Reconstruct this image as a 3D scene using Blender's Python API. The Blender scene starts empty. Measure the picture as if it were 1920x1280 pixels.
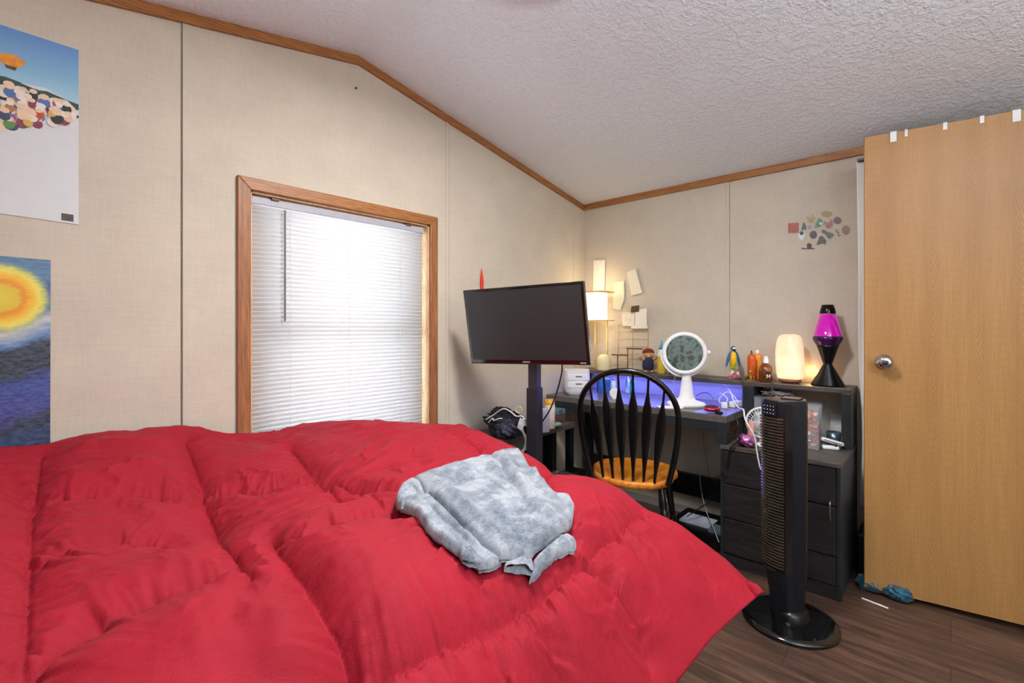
import bpy, math, random
import numpy as np
from mathutils import Vector, Matrix

random.seed(7)
rng = np.random.default_rng(11)
SC = bpy.context.scene
COL = SC.collection

# ------------------------------------------------------------------ camera
FPX = 890.0                      # focal length in pixels of the 1920 px wide frame
HEAD = math.radians(42.75)       # heading: +X runs along the window wall
CAMZ = 1.2
FW = (math.cos(HEAD), math.sin(HEAD)); RT = (math.sin(HEAD), -math.cos(HEAD))
cd = bpy.data.cameras.new('camera'); cam = bpy.data.objects.new('camera', cd); COL.objects.link(cam)
cam.location = (0, 0, CAMZ); cam.rotation_euler = (math.pi/2, 0, HEAD - math.pi/2)
cd.sensor_width = 36; cd.lens = FPX/1920*36; cd.shift_y = -27/1920; cd.clip_start = 0.02
SC.camera = cam

# ------------------------------------------------------------------ exposure, world, lights
vs = SC.view_settings
vs.view_transform = 'Standard'; vs.look = 'None'; vs.gamma = 1.0; vs.exposure = 0.22; vs.use_curve_mapping = False
W = bpy.data.worlds.new('world'); SC.world = W; W.use_nodes = True
bg = W.node_tree.nodes['Background']
sky = W.node_tree.nodes.new('ShaderNodeTexSky'); sky.sky_type = 'HOSEK_WILKIE'; sky.turbidity = 6
sky.sun_direction = (-0.5, -0.7, 0.5)
mixw = W.node_tree.nodes.new('ShaderNodeMix'); mixw.data_type = 'RGBA'; mixw.inputs[0].default_value = 0.9
W.node_tree.links.new(sky.outputs[0], mixw.inputs[6]); mixw.inputs[7].default_value = (0.95, 0.98, 1.0, 1)
W.node_tree.links.new(mixw.outputs[2], bg.inputs[0]); bg.inputs[1].default_value = 4.4

def lamp(name, typ, loc, power, color=(1, 1, 1), rot=(0, 0, 0), size=None, size_y=None, rad=None, spread=None):
    l = bpy.data.lights.new(name, typ); l.energy = power; l.color = color
    if typ == 'AREA':
        l.shape = 'RECTANGLE'; l.size = size; l.size_y = size_y or size
        if spread: l.spread = spread
    if rad is not None: l.shadow_soft_size = rad
    o = bpy.data.objects.new(name, l); o.location = loc; o.rotation_euler = rot; COL.objects.link(o); return o

# the ceiling fixture under the ridge, and an added cool fill panel behind the camera
lf_ = lamp('ceiling_fixture_light', 'AREA', (1.145, 0.78, 2.325), 36, (1.0, 0.965, 0.92), (0, 0, 0), 0.30); lf_.data.shape = 'DISK'
lamp('added_rear_fill', 'AREA', (1.2, -1.62, 1.45), 20, (0.93, 0.97, 1.0), (math.radians(-90), 0, 0), 1.9, 1.3)

lamp('added_uplight', 'AREA', (0.35, -0.95, 1.70), 64, (0.90, 0.96, 1.0), (math.radians(180), 0, 0), 0.35)  # added lamp, unseen behind the camera, aimed up to brighten the ceiling

# ------------------------------------------------------------------ measuring helpers
def ray(px):
    t = (px-960)/FPX
    return (FW[0]+t*RT[0], FW[1]+t*RT[1])
def at(px, py, x=None, y=None, z=None):
    """world point seen at this pixel on the plane x=, y= or z="""
    r = ray(px); k = (613-py)/FPX
    s = x/r[0] if x is not None else (y/r[1] if y is not None else (z-CAMZ)/k)
    return Vector((s*r[0], s*r[1], CAMZ+s*k))

# ------------------------------------------------------------------ mesh helpers
class MB:
    def __init__(s, xf=None): s.v = []; s.f = []; s.s = []; s.xf = xf
    def add(s, vs_, fs, smooth=False):
        b = len(s.v)
        if s.xf is not None: vs_ = [s.xf @ Vector(p) for p in vs_]
        s.v += [tuple(p) for p in vs_]; s.f += [tuple(i+b for i in f) for f in fs]; s.s += [smooth]*len(fs)
        return s
    def box(s, x0, x1, y0, y1, z0, z1):
        v = [(x0,y0,z0),(x1,y0,z0),(x1,y1,z0),(x0,y1,z0),(x0,y0,z1),(x1,y0,z1),(x1,y1,z1),(x0,y1,z1)]
        return s.add(v, [(0,3,2,1),(4,5,6,7),(0,1,5,4),(1,2,6,5),(2,3,7,6),(3,0,4,7)])
    def obox(s, c, sz, m=None):
        a, b, d = sz[0]/2, sz[1]/2, sz[2]/2; c = Vector(c)
        v = [Vector(p) for p in [(-a,-b,-d),(a,-b,-d),(a,b,-d),(-a,b,-d),(-a,-b,d),(a,-b,d),(a,b,d),(-a,b,d)]]
        if m is not None: v = [m @ p for p in v]
        return s.add([c+p for p in v], [(0,3,2,1),(4,5,6,7),(0,1,5,4),(1,2,6,5),(2,3,7,6),(3,0,4,7)])
    def prism(s, poly, z0, z1, smooth=False):
        n = len(poly)
        v = [(p[0], p[1], z0) for p in poly] + [(p[0], p[1], z1) for p in poly]
        s.add(v, [tuple(reversed(range(n))), tuple(range(n, 2*n))])
        return s.add(v, [(i, (i+1) % n, n+(i+1) % n, n+i) for i in range(n)], smooth)
    def plate(s, pts, n, th):
        """closed plate: outline points, extruded along vector n by th"""
        n = Vector(n).normalized()*th; k = len(pts)
        v = [Vector(p) for p in pts]+[Vector(p)+n for p in pts]
        return s.add(v, [tuple(reversed(range(k))), tuple(range(k, 2*k))]+[(i, (i+1) % k, k+(i+1) % k, k+i) for i in range(k)])
    def lathe(s, prof, c=(0, 0, 0), seg=32, sx=1, sy=1, axis=None, cap=True):
        v = []; f = []; n = len(prof)
        q = Vector((0, 0, 1)).rotation_difference(Vector(axis).normalized()).to_matrix() if axis is not None else None
        for r, z in prof:
            for j in range(seg):
                a = 2*math.pi*j/seg; p = Vector((r*sx*math.cos(a), r*sy*math.sin(a), z))
                if q: p = q @ p
                v.append(p+Vector(c))
        for i in range(n-1):
            for j in range(seg):
                f.append((i*seg+j, i*seg+(j+1) % seg, (i+1)*seg+(j+1) % seg, (i+1)*seg+j))
        s.add(v, f, True)
        if cap:
            if prof[0][0] > 1e-5: s.add(v[:seg], [tuple(reversed(range(seg)))])
            if prof[-1][0] > 1e-5: s.add(v[-seg:], [tuple(range(seg))])
        return s
    def ball(s, c, r, rx=1, ry=1, rz=1, seg=20, rings=12):
        prof = [(max(1e-6, r*math.sin(math.pi*i/rings)), -r*math.cos(math.pi*i/rings)*rz) for i in range(rings+1)]
        return s.lathe(prof, c, seg, rx, ry)
    def tube(s, pts, r, seg=8, closed=False, flat=None, smooth_path=0):
        pts = [Vector(p) for p in pts]
        if smooth_path: pts = crom(pts, smooth_path, closed)
        n = len(pts); rs = r if isinstance(r, (list, tuple)) else [r]*n
        if len(rs) != n: rs = [rs[min(len(rs)-1, int(i*len(rs)/n))] for i in range(n)]
        v = []; f = []; up = None
        for i, p in enumerate(pts):
            a = pts[(i-1) % n] if (i or closed) else p; b = pts[(i+1) % n] if (i < n-1 or closed) else p
            t = (b-a).normalized()
            if up is None:
                up = Vector((0, 0, 1)) if abs(t.z) < .9 else Vector((1, 0, 0))
            u = (up - t*up.dot(t)).normalized(); w = t.cross(u); up = u
            for j in range(seg):
                an = 2*math.pi*j/seg
                v.append(p+(u*math.cos(an)+w*math.sin(an)*(flat or 1))*rs[i])
        for i in range(n if closed else n-1):
            for j in range(seg):
                k = (i+1) % n
                f.append((i*seg+j, i*seg+(j+1) % seg, k*seg+(j+1) % seg, k*seg+j))
        s.add(v, f, True)
        if not closed:
            s.add(v[:seg], [tuple(reversed(range(seg)))]); s.add(v[-seg:], [tuple(range(seg))])
        return s
    def loft(s, secs, smooth=True, cap=True):
        """sections: lists of points with equal counts"""
        n = len(secs[0]); v = [p for q in secs for p in q]; f = []
        for i in range(len(secs)-1):
            for j in range(n): f.append((i*n+j, i*n+(j+1) % n, (i+1)*n+(j+1) % n, (i+1)*n+j))
        s.add(v, f, smooth)
        if cap: s.add(secs[0], [tuple(reversed(range(n)))]); s.add(secs[-1], [tuple(range(n))])
        return s

def crom(pts, k, closed=False):
    n = len(pts); out = []
    for i in range(n if closed else n-1):
        p0 = pts[(i-1) % n] if (i or closed) else pts[0]; p1 = pts[i]; p2 = pts[(i+1) % n]
        p3 = pts[(i+2) % n] if (i+2 < n or closed) else pts[-1]
        for j in range(k):
            t = j/k
            out.append(0.5*((2*p1)+(p2-p0)*t+(2*p0-5*p1+4*p2-p3)*t*t+(3*p1-p0-3*p2+p3)*t**3))
    if not closed: out.append(pts[-1])
    return out

OFF = {}
def link(name, me, mat, parent=None, bevel=0, kind=None, bseg=2):
    o = bpy.data.objects.new(name, me); COL.objects.link(o)
    if parent is not None: o.parent = parent
    if mat: me.materials.append(mat)
    if bevel:
        b = o.modifiers.new('bevel', 'BEVEL'); b.width = bevel; b.segments = bseg; b.limit_method = 'ANGLE'; b.angle_limit = math.radians(40)
        b.harden_normals = False
    if kind: o['kind'] = kind
    return o
def part(name, mb, mat, parent=None, bevel=0, label=None, kind=None, bseg=2):
    off = OFF.get(parent.name, Vector((0, 0, 0))) if parent is not None else Vector((0, 0, 0))
    me = bpy.data.meshes.new(name)
    me.from_pydata([(p[0]-off.x, p[1]-off.y, p[2]-off.z) for p in mb.v], [], mb.f)
    me.polygons.foreach_set('use_smooth', mb.s); me.update()
    o = link(name, me, mat, parent, bevel, kind, bseg)
    OFF[o.name] = off
    if label: o['label'] = label
    return o
def thing(name, label, cat, loc=(0, 0, 0), group=None):
    o = bpy.data.objects.new(name, None); o.location = loc; o.empty_display_size = .05; COL.objects.link(o)
    o['label'] = label; o['category'] = cat
    if group: o['group'] = group
    OFF[o.name] = Vector(loc)
    return o
def tag(o, label, cat, group=None, kind=None):
    o['label'] = label; o['category'] = cat
    if group: o['group'] = group
    if kind: o['kind'] = kind
    # put the origin at the base of the thing
    if o.type == 'MESH' and o.parent is None and kind != 'structure':
        n = len(o.data.vertices); a = np.empty(n*3); o.data.vertices.foreach_get('co', a); a = a.reshape(-1, 3)
        b = np.array([(a[:, 0].min()+a[:, 0].max())/2, (a[:, 1].min()+a[:, 1].max())/2, a[:, 2].min()])
        o.data.vertices.foreach_set('co', (a-b).ravel()); o.location = b; o.data.update(); OFF[o.name] = Vector(b)
    return o

# ------------------------------------------------------------------ materials
def newmat(name):
    m = bpy.data.materials.new(name); m.use_nodes = True
    return m, m.node_tree.nodes, m.node_tree.links, m.node_tree.nodes['Principled BSDF']
def rgb(c): return (c[0], c[1], c[2], 1)
def hexc(h):
    h = h.lstrip('#'); v = [int(h[i:i+2], 16)/255 for i in (0, 2, 4)]
    return tuple(x/12.92 if x <= .04045 else ((x+.055)/1.055)**2.4 for x in v)
def pm(name, col, rough=.5, metal=0, var=.12, vs_=30, bump=0, bs=60, emis=None, es=0, trans=0, alpha=1, coat=0, ior=1.45, sss=0, sheen=0, stretch=(1, 1, 1)):
    if isinstance(col, str): col = hexc(col)
    m, N, L, b = newmat(name)
    tc = N.new('ShaderNodeTexCoord'); mp = N.new('ShaderNodeMapping'); L.new(tc.outputs['Object'], mp.inputs[0]); mp.inputs['Scale'].default_value = stretch
    nz = N.new('ShaderNodeTexNoise'); nz.inputs['Scale'].default_value = vs_; nz.inputs['Detail'].default_value = 4; L.new(mp.outputs[0], nz.inputs['Vector'])
    r = N.new('ShaderNodeValToRGB'); L.new(nz.outputs[0], r.inputs[0])
    r.color_ramp.elements[0].position = .3; r.color_ramp.elements[1].position = .7
    r.color_ramp.elements[0].color = rgb([c*(1-var) for c in col]); r.color_ramp.elements[1].color = rgb([min(1, c*(1+var)) for c in col])
    L.new(r.outputs[0], b.inputs['Base Color'])
    b.inputs['Roughness'].default_value = rough; b.inputs['Metallic'].default_value = metal; b.inputs['IOR'].default_value = ior
    b.inputs['Transmission Weight'].default_value = trans; b.inputs['Alpha'].default_value = alpha; b.inputs['Coat Weight'].default_value = coat
    b.inputs['Sheen Weight'].default_value = sheen
    if sss: b.inputs['Subsurface Weight'].default_value = sss; b.inputs['Subsurface Radius'].default_value = (.05, .03, .02)
    if emis is not None:
        b.inputs['Emission Color'].default_value = rgb(hexc(emis) if isinstance(emis, str) else emis); b.inputs['Emission Strength'].default_value = es
    if bump:
        n2 = N.new('ShaderNodeTexNoise'); n2.inputs['Scale'].default_value = bs; n2.inputs['Detail'].default_value = 3; L.new(mp.outputs[0], n2.inputs['Vector'])
        bp = N.new('ShaderNodeBump'); bp.inputs['Strength'].default_value = bump; bp.inputs['Distance'].default_value = .004
        L.new(n2.outputs[0], bp.inputs['Height']); L.new(bp.outputs[0], b.inputs['Normal'])
    return m

def mixc(N, L, a, b, fac, mode='MIX'):
    x = N.new('ShaderNodeMix'); x.data_type = 'RGBA'; x.blend_type = mode
    for k, s in ((0, fac), (6, a), (7, b)):
        if hasattr(s, 'is_output') or hasattr(s, 'links'): L.new(s, x.inputs[k])
        else: x.inputs[k].default_value = s if k == 0 else rgb(s)
    return x.outputs[2]
def noise(N, L, vec, scale, detail=3, rough=.5, st=None):
    if st:
        mp = N.new('ShaderNodeMapping'); L.new(vec, mp.inputs[0]); mp.inputs['Scale'].default_value = st; vec = mp.outputs[0]
    n = N.new('ShaderNodeTexNoise'); n.inputs['Scale'].default_value = scale; n.inputs['Detail'].default_value = detail; n.inputs['Roughness'].default_value = rough
    L.new(vec, n.inputs['Vector']); return n.outputs[0]
def ramp(N, L, x, stops):
    r = N.new('ShaderNodeValToRGB'); L.new(x, r.inputs[0]); e = r.color_ramp.elements
    while len(e) < len(stops): e.new(.5)
    for q, (p, c) in zip(e, stops): q.position = p; q.color = rgb(c) if not isinstance(c, (int, float)) else (c, c, c, 1)
    return r.outputs[0]

# linen wallpaper: crossing horizontal and vertical threads with blotchy tone
def wall_mat(name, base):
    m, N, L, b = newmat(name); tc = N.new('ShaderNodeTexCoord'); v = tc.outputs['Object']
    h = noise(N, L, v, 1, 5, .7, (14, 14, 220)); w = noise(N, L, v, 1, 5, .7, (220, 220, 14)); bl = noise(N, L, v, 6, 4, .6)
    dk = tuple(c*.80 for c in base); lt = tuple(min(1, c*1.13) for c in base)
    c1 = mixc(N, L, ramp(N, L, h, [(.34, dk), (.66, lt)]), ramp(N, L, w, [(.34, dk), (.66, lt)]), .5)
    c2 = mixc(N, L, c1, ramp(N, L, bl, [(.3, tuple(c*.90 for c in base)), (.7, tuple(c*1.08 for c in base))]), .5)
    L.new(c2, b.inputs['Base Color']); b.inputs['Roughness'].default_value = .75
    bp = N.new('ShaderNodeBump'); bp.inputs['Strength'].default_value = .15; bp.inputs['Distance'].default_value = .001
    L.new(h, bp.inputs['Height']); L.new(bp.outputs[0], b.inputs['Normal']); return m
M_wall = wall_mat('linen_wallpaper', hexc('#C5BBAC'))
# knock-down textured ceiling
m, N, L, b = newmat('textured_ceiling'); tc = N.new('ShaderNodeTexCoord'); v = tc.outputs['Object']
n1 = noise(N, L, v, 42, 3, .65); n2 = noise(N, L, v, 110, 2, .5)
mm = N.new('ShaderNodeMath'); mm.operation = 'ADD'; L.new(ramp(N, L, n1, [(.46, 0.), (.60, 1.)]), mm.inputs[0]); L.new(n2, mm.inputs[1])
b.inputs['Base Color'].default_value = rgb(hexc('#E9F1FD')); b.inputs['Roughness'].default_value = .7
bp = N.new('ShaderNodeBump'); bp.inputs['Strength'].default_value = .55; bp.inputs['Distance'].default_value = .005
L.new(mm.outputs[0], bp.inputs['Height']); L.new(bp.outputs[0], b.inputs['Normal']); M_ceil = m

def wood(name, dark, mid, light, st, scale=1, rough=.45, bump=.1, wave=0):
    """grain stretched along one axis; st = mapping scale (small along the grain)"""
    m, N, L, b = newmat(name); tc = N.new('ShaderNodeTexCoord'); v = tc.outputs['Object']
    n = noise(N, L, v, scale, 5, .6, st); fine = noise(N, L, v, scale*4, 3, .6, st)
    c = ramp(N, L, n, [(.3, dark), (.5, mid), (.7, light)])
    if wave:
        mp = N.new('ShaderNodeMapping'); L.new(v, mp.inputs[0]); mp.inputs['Scale'].default_value = tuple(q*wave for q in st)
        wv = N.new('ShaderNodeTexWave'); wv.wave_type = 'RINGS'; wv.inputs['Scale'].default_value = 1; wv.inputs['Distortion'].default_value = 6; wv.inputs['Detail'].default_value = 3
        L.new(mp.outputs[0], wv.inputs[0]); c = mixc(N, L, c, ramp(N, L, wv.outputs[1], [(0, tuple(q*.75 for q in dark)), (.35, mid), (1, light)]), .45)
    c = mixc(N, L, c, ramp(N, L, fine, [(.35, tuple(q*.85 for q in dark)), (.6, light)]), .3)
    L.new(c, b.inputs['Base Color']); b.inputs['Roughness'].default_value = rough
    bp = N.new('ShaderNodeBump'); bp.inputs['Strength'].default_value = bump; bp.inputs['Distance'].default_value = .001
    L.new(fine, bp.inputs['Height']); L.new(bp.outputs[0], b.inputs['Normal']); return m
TD, TM, TL = hexc('#6E3F1E'), hexc('#9A6233'), hexc('#B57B45')
M_trimx = wood('oak_trim_x', TD, TM, TL, (4, 60, 60), wave=.5)
M_trimy = wood('oak_trim_y', TD, TM, TL, (60, 4, 60), wave=.5)
M_trimz = wood('oak_trim_z', hexc('#75452A'), hexc('#8F5C38'), hexc('#A87148'), (70, 70, 4))
M_black_lam = wood('black_oak_laminate', hexc('#110F10'), hexc('#201D1F'), hexc('#343030'), (60, 5, 60), rough=.5, bump=.2)
M_black_top = wood('charcoal_laminate_top', hexc('#35302F'), hexc('#4C4644'), hexc('#655B54'), (50, 4, 50), rough=.42)
M_slate = pm('slate_edge', '#23282D', .45, var=.15, vs_=20)

# oak veneer door with cathedral arches repeating across the width
m, N, L, b = newmat('oak_veneer_door'); tc = N.new('ShaderNodeTexCoord'); v = tc.outputs['Object']
sx_ = N.new('ShaderNodeSeparateXYZ'); L.new(v, sx_.inputs[0])
def mth(op, a, bb=None, cc=None):
    q = N.new('ShaderNodeMath'); q.operation = op
    for i, s in enumerate((a, bb, cc)):
        if s is None: continue
        if isinstance(s, (int, float)): q.inputs[i].default_value = s
        else: L.new(s, q.inputs[i])
    return q.outputs[0]
wob = noise(N, L, v, 1, 3, .5, (0, 5, 1.6))
yy = mth('ADD', sx_.outputs[1], mth('MULTIPLY', wob, .05))
fr = mth('ABSOLUTE', mth('SUBTRACT', mth('FRACT', mth('MULTIPLY', yy, 7.4)), .5))      # 0 at an arch's axis
arch = mth('MINIMUM', mth('MULTIPLY', fr, 1.0), .26)
ph = mth('ADD', mth('MULTIPLY', sx_.outputs[2], 78.), mth('MULTIPLY', arch, -40.))
ph = mth('ADD', ph, mth('MULTIPLY', noise(N, L, v, 1, 4, .6, (0, 22, 5)), 5.))
lines = mth('MULTIPLY_ADD', mth('SINE', mth('MULTIPLY', ph, 2.6)), .5, .5)
streak = noise(N, L, v, 1, 5, .7, (8, 260, 7)); big = noise(N, L, v, 1, 2, .5, (2, 9, .8))
c = ramp(N, L, streak, [(.3, hexc('#936839')), (.7, hexc('#B2864F'))])
c = mixc(N, L, c, hexc('#805428'), mth('MULTIPLY', mth('MULTIPLY', mth('POWER', lines, 2.), ramp(N, L, fr, [(.15, 1.), (.27, .2)])), .72))
c = mixc(N, L, c, ramp(N, L, big, [(.3, hexc('#A17342')), (.7, hexc('#BA8D55'))]), .35)
L.new(c, b.inputs['Base Color']); b.inputs['Roughness'].default_value = .42; M_door = m

# dark laminate planks running along Y
m, N, L, b = newmat('dark_plank_floor'); tc = N.new('ShaderNodeTexCoord'); v = tc.outputs['Object']
mp = N.new('ShaderNodeMapping'); L.new(v, mp.inputs[0]); mp.inputs['Rotation'].default_value = (0, 0, math.pi/2)
br = N.new('ShaderNodeTexBrick'); L.new(mp.outputs[0], br.inputs[0]); br.inputs['Scale'].default_value = 1; br.offset = .37
br.inputs['Brick Width'].default_value = 1.2; br.inputs['Row Height'].default_value = .19; br.inputs['Mortar Size'].default_value = .0012
br.inputs['Color1'].default_value = (.25, .25, .25, 1); br.inputs['Color2'].default_value = (.8, .8, .8, 1); br.inputs['Mortar'].default_value = (0, 0, 0, 1)
g1 = noise(N, L, v, 1, 6, .65, (34, 2.4, 1)); g2 = noise(N, L, v, 1, 3, .6, (150, 7, 1)); g3 = noise(N, L, v, 1, 2, .5, (7, 1.2, 1))
c = ramp(N, L, g1, [(.38, hexc('#1D1614')), (.48, hexc('#3E2E28')), (.62, hexc('#7A5843'))])
c = mixc(N, L, c, ramp(N, L, g3, [(.35, hexc('#2E2320')), (.7, hexc('#7A5842'))]), .35)
c = mixc(N, L, c, ramp(N, L, g2, [(.35, hexc('#2B211E')), (.65, hexc('#6B5145'))]), .35)
c = mixc(N, L, c, br.outputs[0], .10, 'OVERLAY')
c = mixc(N, L, c, (.01, .008, .007), br.outputs[1])
L.new(c, b.inputs['Base Color']); b.inputs['Roughness'].default_value = .38
bp = N.new('ShaderNodeBump'); bp.inputs['Strength'].default_value = .15; bp.inputs['Distance'].default_value = .001
L.new(g2, bp.inputs['Height']); L.new(bp.outputs[0], b.inputs['Normal']); M_floor = m

# quilted red cotton
m, N, L, b = newmat('red_cotton'); tc = N.new('ShaderNodeTexCoord'); v = tc.outputs['Object']
n1 = noise(N, L, v, 5, 3); n2 = noise(N, L, v, 480, 2); n3 = noise(N, L, v, 26, 4, .6, (1, 2.2, 1))
c = ramp(N, L, n1, [(.3, hexc('#8C0A1E')), (.7, hexc('#9B0F25'))]); c = mixc(N, L, c, ramp(N, L, n2, [(.3, hexc('#7C081A')), (.7, hexc('#A2152A'))]), .35)
L.new(c, b.inputs['Base Color']); b.inputs['Roughness'].default_value = .72; b.inputs['Sheen Weight'].default_value = .06; b.inputs['Sheen Tint'].default_value = rgb(hexc('#FF9AA0'))
b.inputs['Specular IOR Level'].default_value = .25
mm = N.new('ShaderNodeMath'); mm.operation = 'MULTIPLY_ADD'; L.new(n3, mm.inputs[0]); mm.inputs[1].default_value = 2.; L.new(n2, mm.inputs[2])
bp = N.new('ShaderNodeBump'); bp.inputs['Strength'].default_value = .35; bp.inputs['Distance'].default_value = .003
L.new(mm.outputs[0], bp.inputs['Height']); L.new(bp.outputs[0], b.inputs['Normal']); M_red = m
# heathered, tie-dyed grey knit
m, N, L, b = newmat('grey_tie_dye_knit'); tc = N.new('ShaderNodeTexCoord'); v = tc.outputs['Object']
n1 = noise(N, L, v, 11, 5, .65, (1, 1.6, 1)); n2 = noise(N, L, v, 1, 3, .6, (90, 420, 200)); n3 = noise(N, L, v, 42, 3)
c = ramp(N, L, n1, [(.40, hexc('#334155')), (.49, hexc('#5F6A79')), (.58, hexc('#9499A2'))])
c = mixc(N, L, c, ramp(N, L, n2, [(.38, hexc('#465160')), (.6, hexc('#A4A9B0'))]), .32); c = mixc(N, L, c, ramp(N, L, n3, [(.35, hexc('#6C747E')), (.6, hexc('#A9ADB2'))]), .22)
L.new(c, b.inputs['Base Color']); b.inputs['Roughness'].default_value = .9; b.inputs['Sheen Weight'].default_value = .2
bp = N.new('ShaderNodeBump'); bp.inputs['Strength'].default_value = .4; bp.inputs['Distance'].default_value = .002
L.new(n2, bp.inputs['Height']); L.new(bp.outputs[0], b.inputs['Normal']); M_knit = m
# translucent blind vinyl
m, N, L, b = newmat('white_blind_vinyl'); out = N['Material Output']
b.inputs['Base Color'].default_value = (.80, .81, .83, 1); b.inputs['Roughness'].default_value = .75; b.inputs['Specular IOR Level'].default_value = .15
tr = N.new('ShaderNodeBsdfTranslucent'); tr.inputs[0].default_value = (.86, .88, .90, 1); ms = N.new('ShaderNodeMixShader'); ms.inputs[0].default_value = .34
L.new(b.outputs[0], ms.inputs[1]); L.new(tr.outputs[0], ms.inputs[2]); L.new(ms.outputs[0], out.inputs[0]); M_blind = m
def glassy(name, col, rough=.05, mixf=.75, tint=None):
    """thin clear plastic/glass: mostly transparent with a glossy skin"""
    m, N, L, b = newmat(name); out = N['Material Output']; col = hexc(col) if isinstance(col, str) else col
    b.inputs['Base Color'].default_value = rgb(col); b.inputs['Roughness'].default_value = rough
    t = N.new('ShaderNodeBsdfTransparent'); t.inputs[0].default_value = rgb(hexc(tint) if tint else (1, 1, 1)); ms = N.new('ShaderNodeMixShader'); ms.inputs[0].default_value = mixf
    L.new(b.outputs[0], ms.inputs[1]); L.new(t.outputs[0], ms.inputs[2]); L.new(ms.outputs[0], out.inputs[0]); return m

M_black = pm('black_plastic', '#0C0D10', .32, var=.1)
M_black_gloss = pm('gloss_black_plastic', '#08090B', .12, var=.1, coat=.6)
M_black_paint = pm('black_satin_paint', '#0A0A0C', .3, var=.1, coat=.3)
M_fan_blue = pm('dark_blue_grey_plastic', '#0D131A', .38, var=.1)
M_screen = pm('tv_screen', '#262627', .42, var=.04, ior=1.5)
M_white = pm('white_plastic', '#E6E7EA', .35, var=.03)
M_chrome = pm('brushed_chrome', '#C8CACC', .14, 1, var=.08)
M_mirror = pm('mirror_glass', '#E2E4E2', .02, 1, var=.01)
M_paper = pm('paper', '#E6E2D8', .8, var=.04)
M_cable_w = pm('white_cable', '#E8E8EC', .4, var=.03)
M_cable_b = pm('black_cable', '#101114', .45, var=.1)
M_grey_metal = pm('grey_steel', '#4A4C50', .4, .6, var=.1)
M_gold = pm('gold', '#C9A24A', .25, .9, var=.1)
M_brown = pm('brown_wood', '#6B4526', .5, var=.2, stretch=(1, 6, 1))
M_clear = glassy('clear_plastic', '#DDE3EA', .08, .84)
M_seat = wood('orange_maple', hexc('#A85A12'), hexc('#D07C22'), hexc('#E4993C'), (5, 40, 20), rough=.3, bump=.05)

# ------------------------------------------------------------------ the room
XL, XR, YF, YB = -0.72, 3.01, -1.72, 2.04
RX, RZ, EZ = 1.145, 2.468, 2.121
SL = (RZ-EZ)/(XR-RX)
def ceilz(x): return RZ-SL*abs(x-RX)
def struct(name, mb, m, bevel=0): return part(name, mb, m, None, bevel, None, 'structure')
struct('floor', MB().box(XL-.1, XR+.1, YF-.1, YB+.1, -.08, 0), M_floor)
c_ = MB()
for x0, x1 in ((XL-.1, RX), (RX, XR+.1)):
    c_.add([(x0, YF-.1, ceilz(x0)), (x1, YF-.1, ceilz(x1)), (x1, YB+.1, ceilz(x1)), (x0, YB+.1, ceilz(x0)),
            (x0, YF-.1, ceilz(x0)+.1), (x1, YF-.1, ceilz(x1)+.1), (x1, YB+.1, ceilz(x1)+.1), (x0, YB+.1, ceilz(x0)+.1)],
           [(0, 3, 2, 1), (4, 5, 6, 7), (0, 1, 5, 4), (1, 2, 6, 5), (2, 3, 7, 6), (3, 0, 4, 7)])
struct('ceiling', c_, M_ceil)
WX0, WX1, WZ0, WZ1 = .676, 1.556, .62, 1.742       # window opening
def gable(y0, y1, hole=None):
    g = MB()
    cols = [XL, RX, XR] if hole is None else sorted([XL, RX, XR, hole[0], hole[1]])
    for a, b2 in zip(cols[:-1], cols[1:]):
        inh = hole and a >= hole[0]-1e-6 and b2 <= hole[1]+1e-6
        for z0, za, zb in (([(0, hole[2], hole[2]), (hole[3], ceilz(a)+.02, ceilz(b2)+.02)]) if inh else [(0, ceilz(a)+.02, ceilz(b2)+.02)]):
            g.add([(a, y0, z0), (b2, y0, z0), (b2, y0, zb), (a, y0, za), (a, y1, z0), (b2, y1, z0), (b2, y1, zb), (a, y1, za)],
                  [(0, 1, 2, 3), (7, 6, 5, 4), (0, 4, 5, 1), (1, 5, 6, 2), (2, 6, 7, 3), (3, 7, 4, 0)])
    return g
struct('wall_back', gable(YB, YB+.11, (WX0, WX1, WZ0, WZ1)), M_wall)
struct('wall_front', gable(YF-.11, YF), M_wall)
struct('wall_right', MB().box(XR, XR+.11, YF-.1, YB+.1, 0, EZ+.02), M_wall)
struct('wall_left', MB().box(XL-.11, XL, YF-.1, YB+.1, 0, EZ+.02), M_wall)
# ceiling moulding along gable and eave
th, hh = .014, .042
t_ = MB()
for x0, x1 in ((XL, RX), (RX, XR)):
    z0, z1 = ceilz(x0), ceilz(x1)
    t_.add([(x0, YB-th, z0-hh), (x1, YB-th, z1-hh), (x1, YB, z1-hh), (x0, YB, z0-hh), (x0, YB-th*.6, z0), (x1, YB-th*.6, z1), (x1, YB, z1), (x0, YB, z0)],
           [(0, 3, 2, 1), (4, 5, 6, 7), (0, 1, 5, 4), (1, 2, 6, 5), (2, 3, 7, 6), (3, 0, 4, 7)])
struct('trim_1', t_, M_trimx)
struct('trim_2', MB().box(XR-th, XR, YF, YB-th, EZ-hh+.002, EZ+.002), M_trimy, .003)
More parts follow.
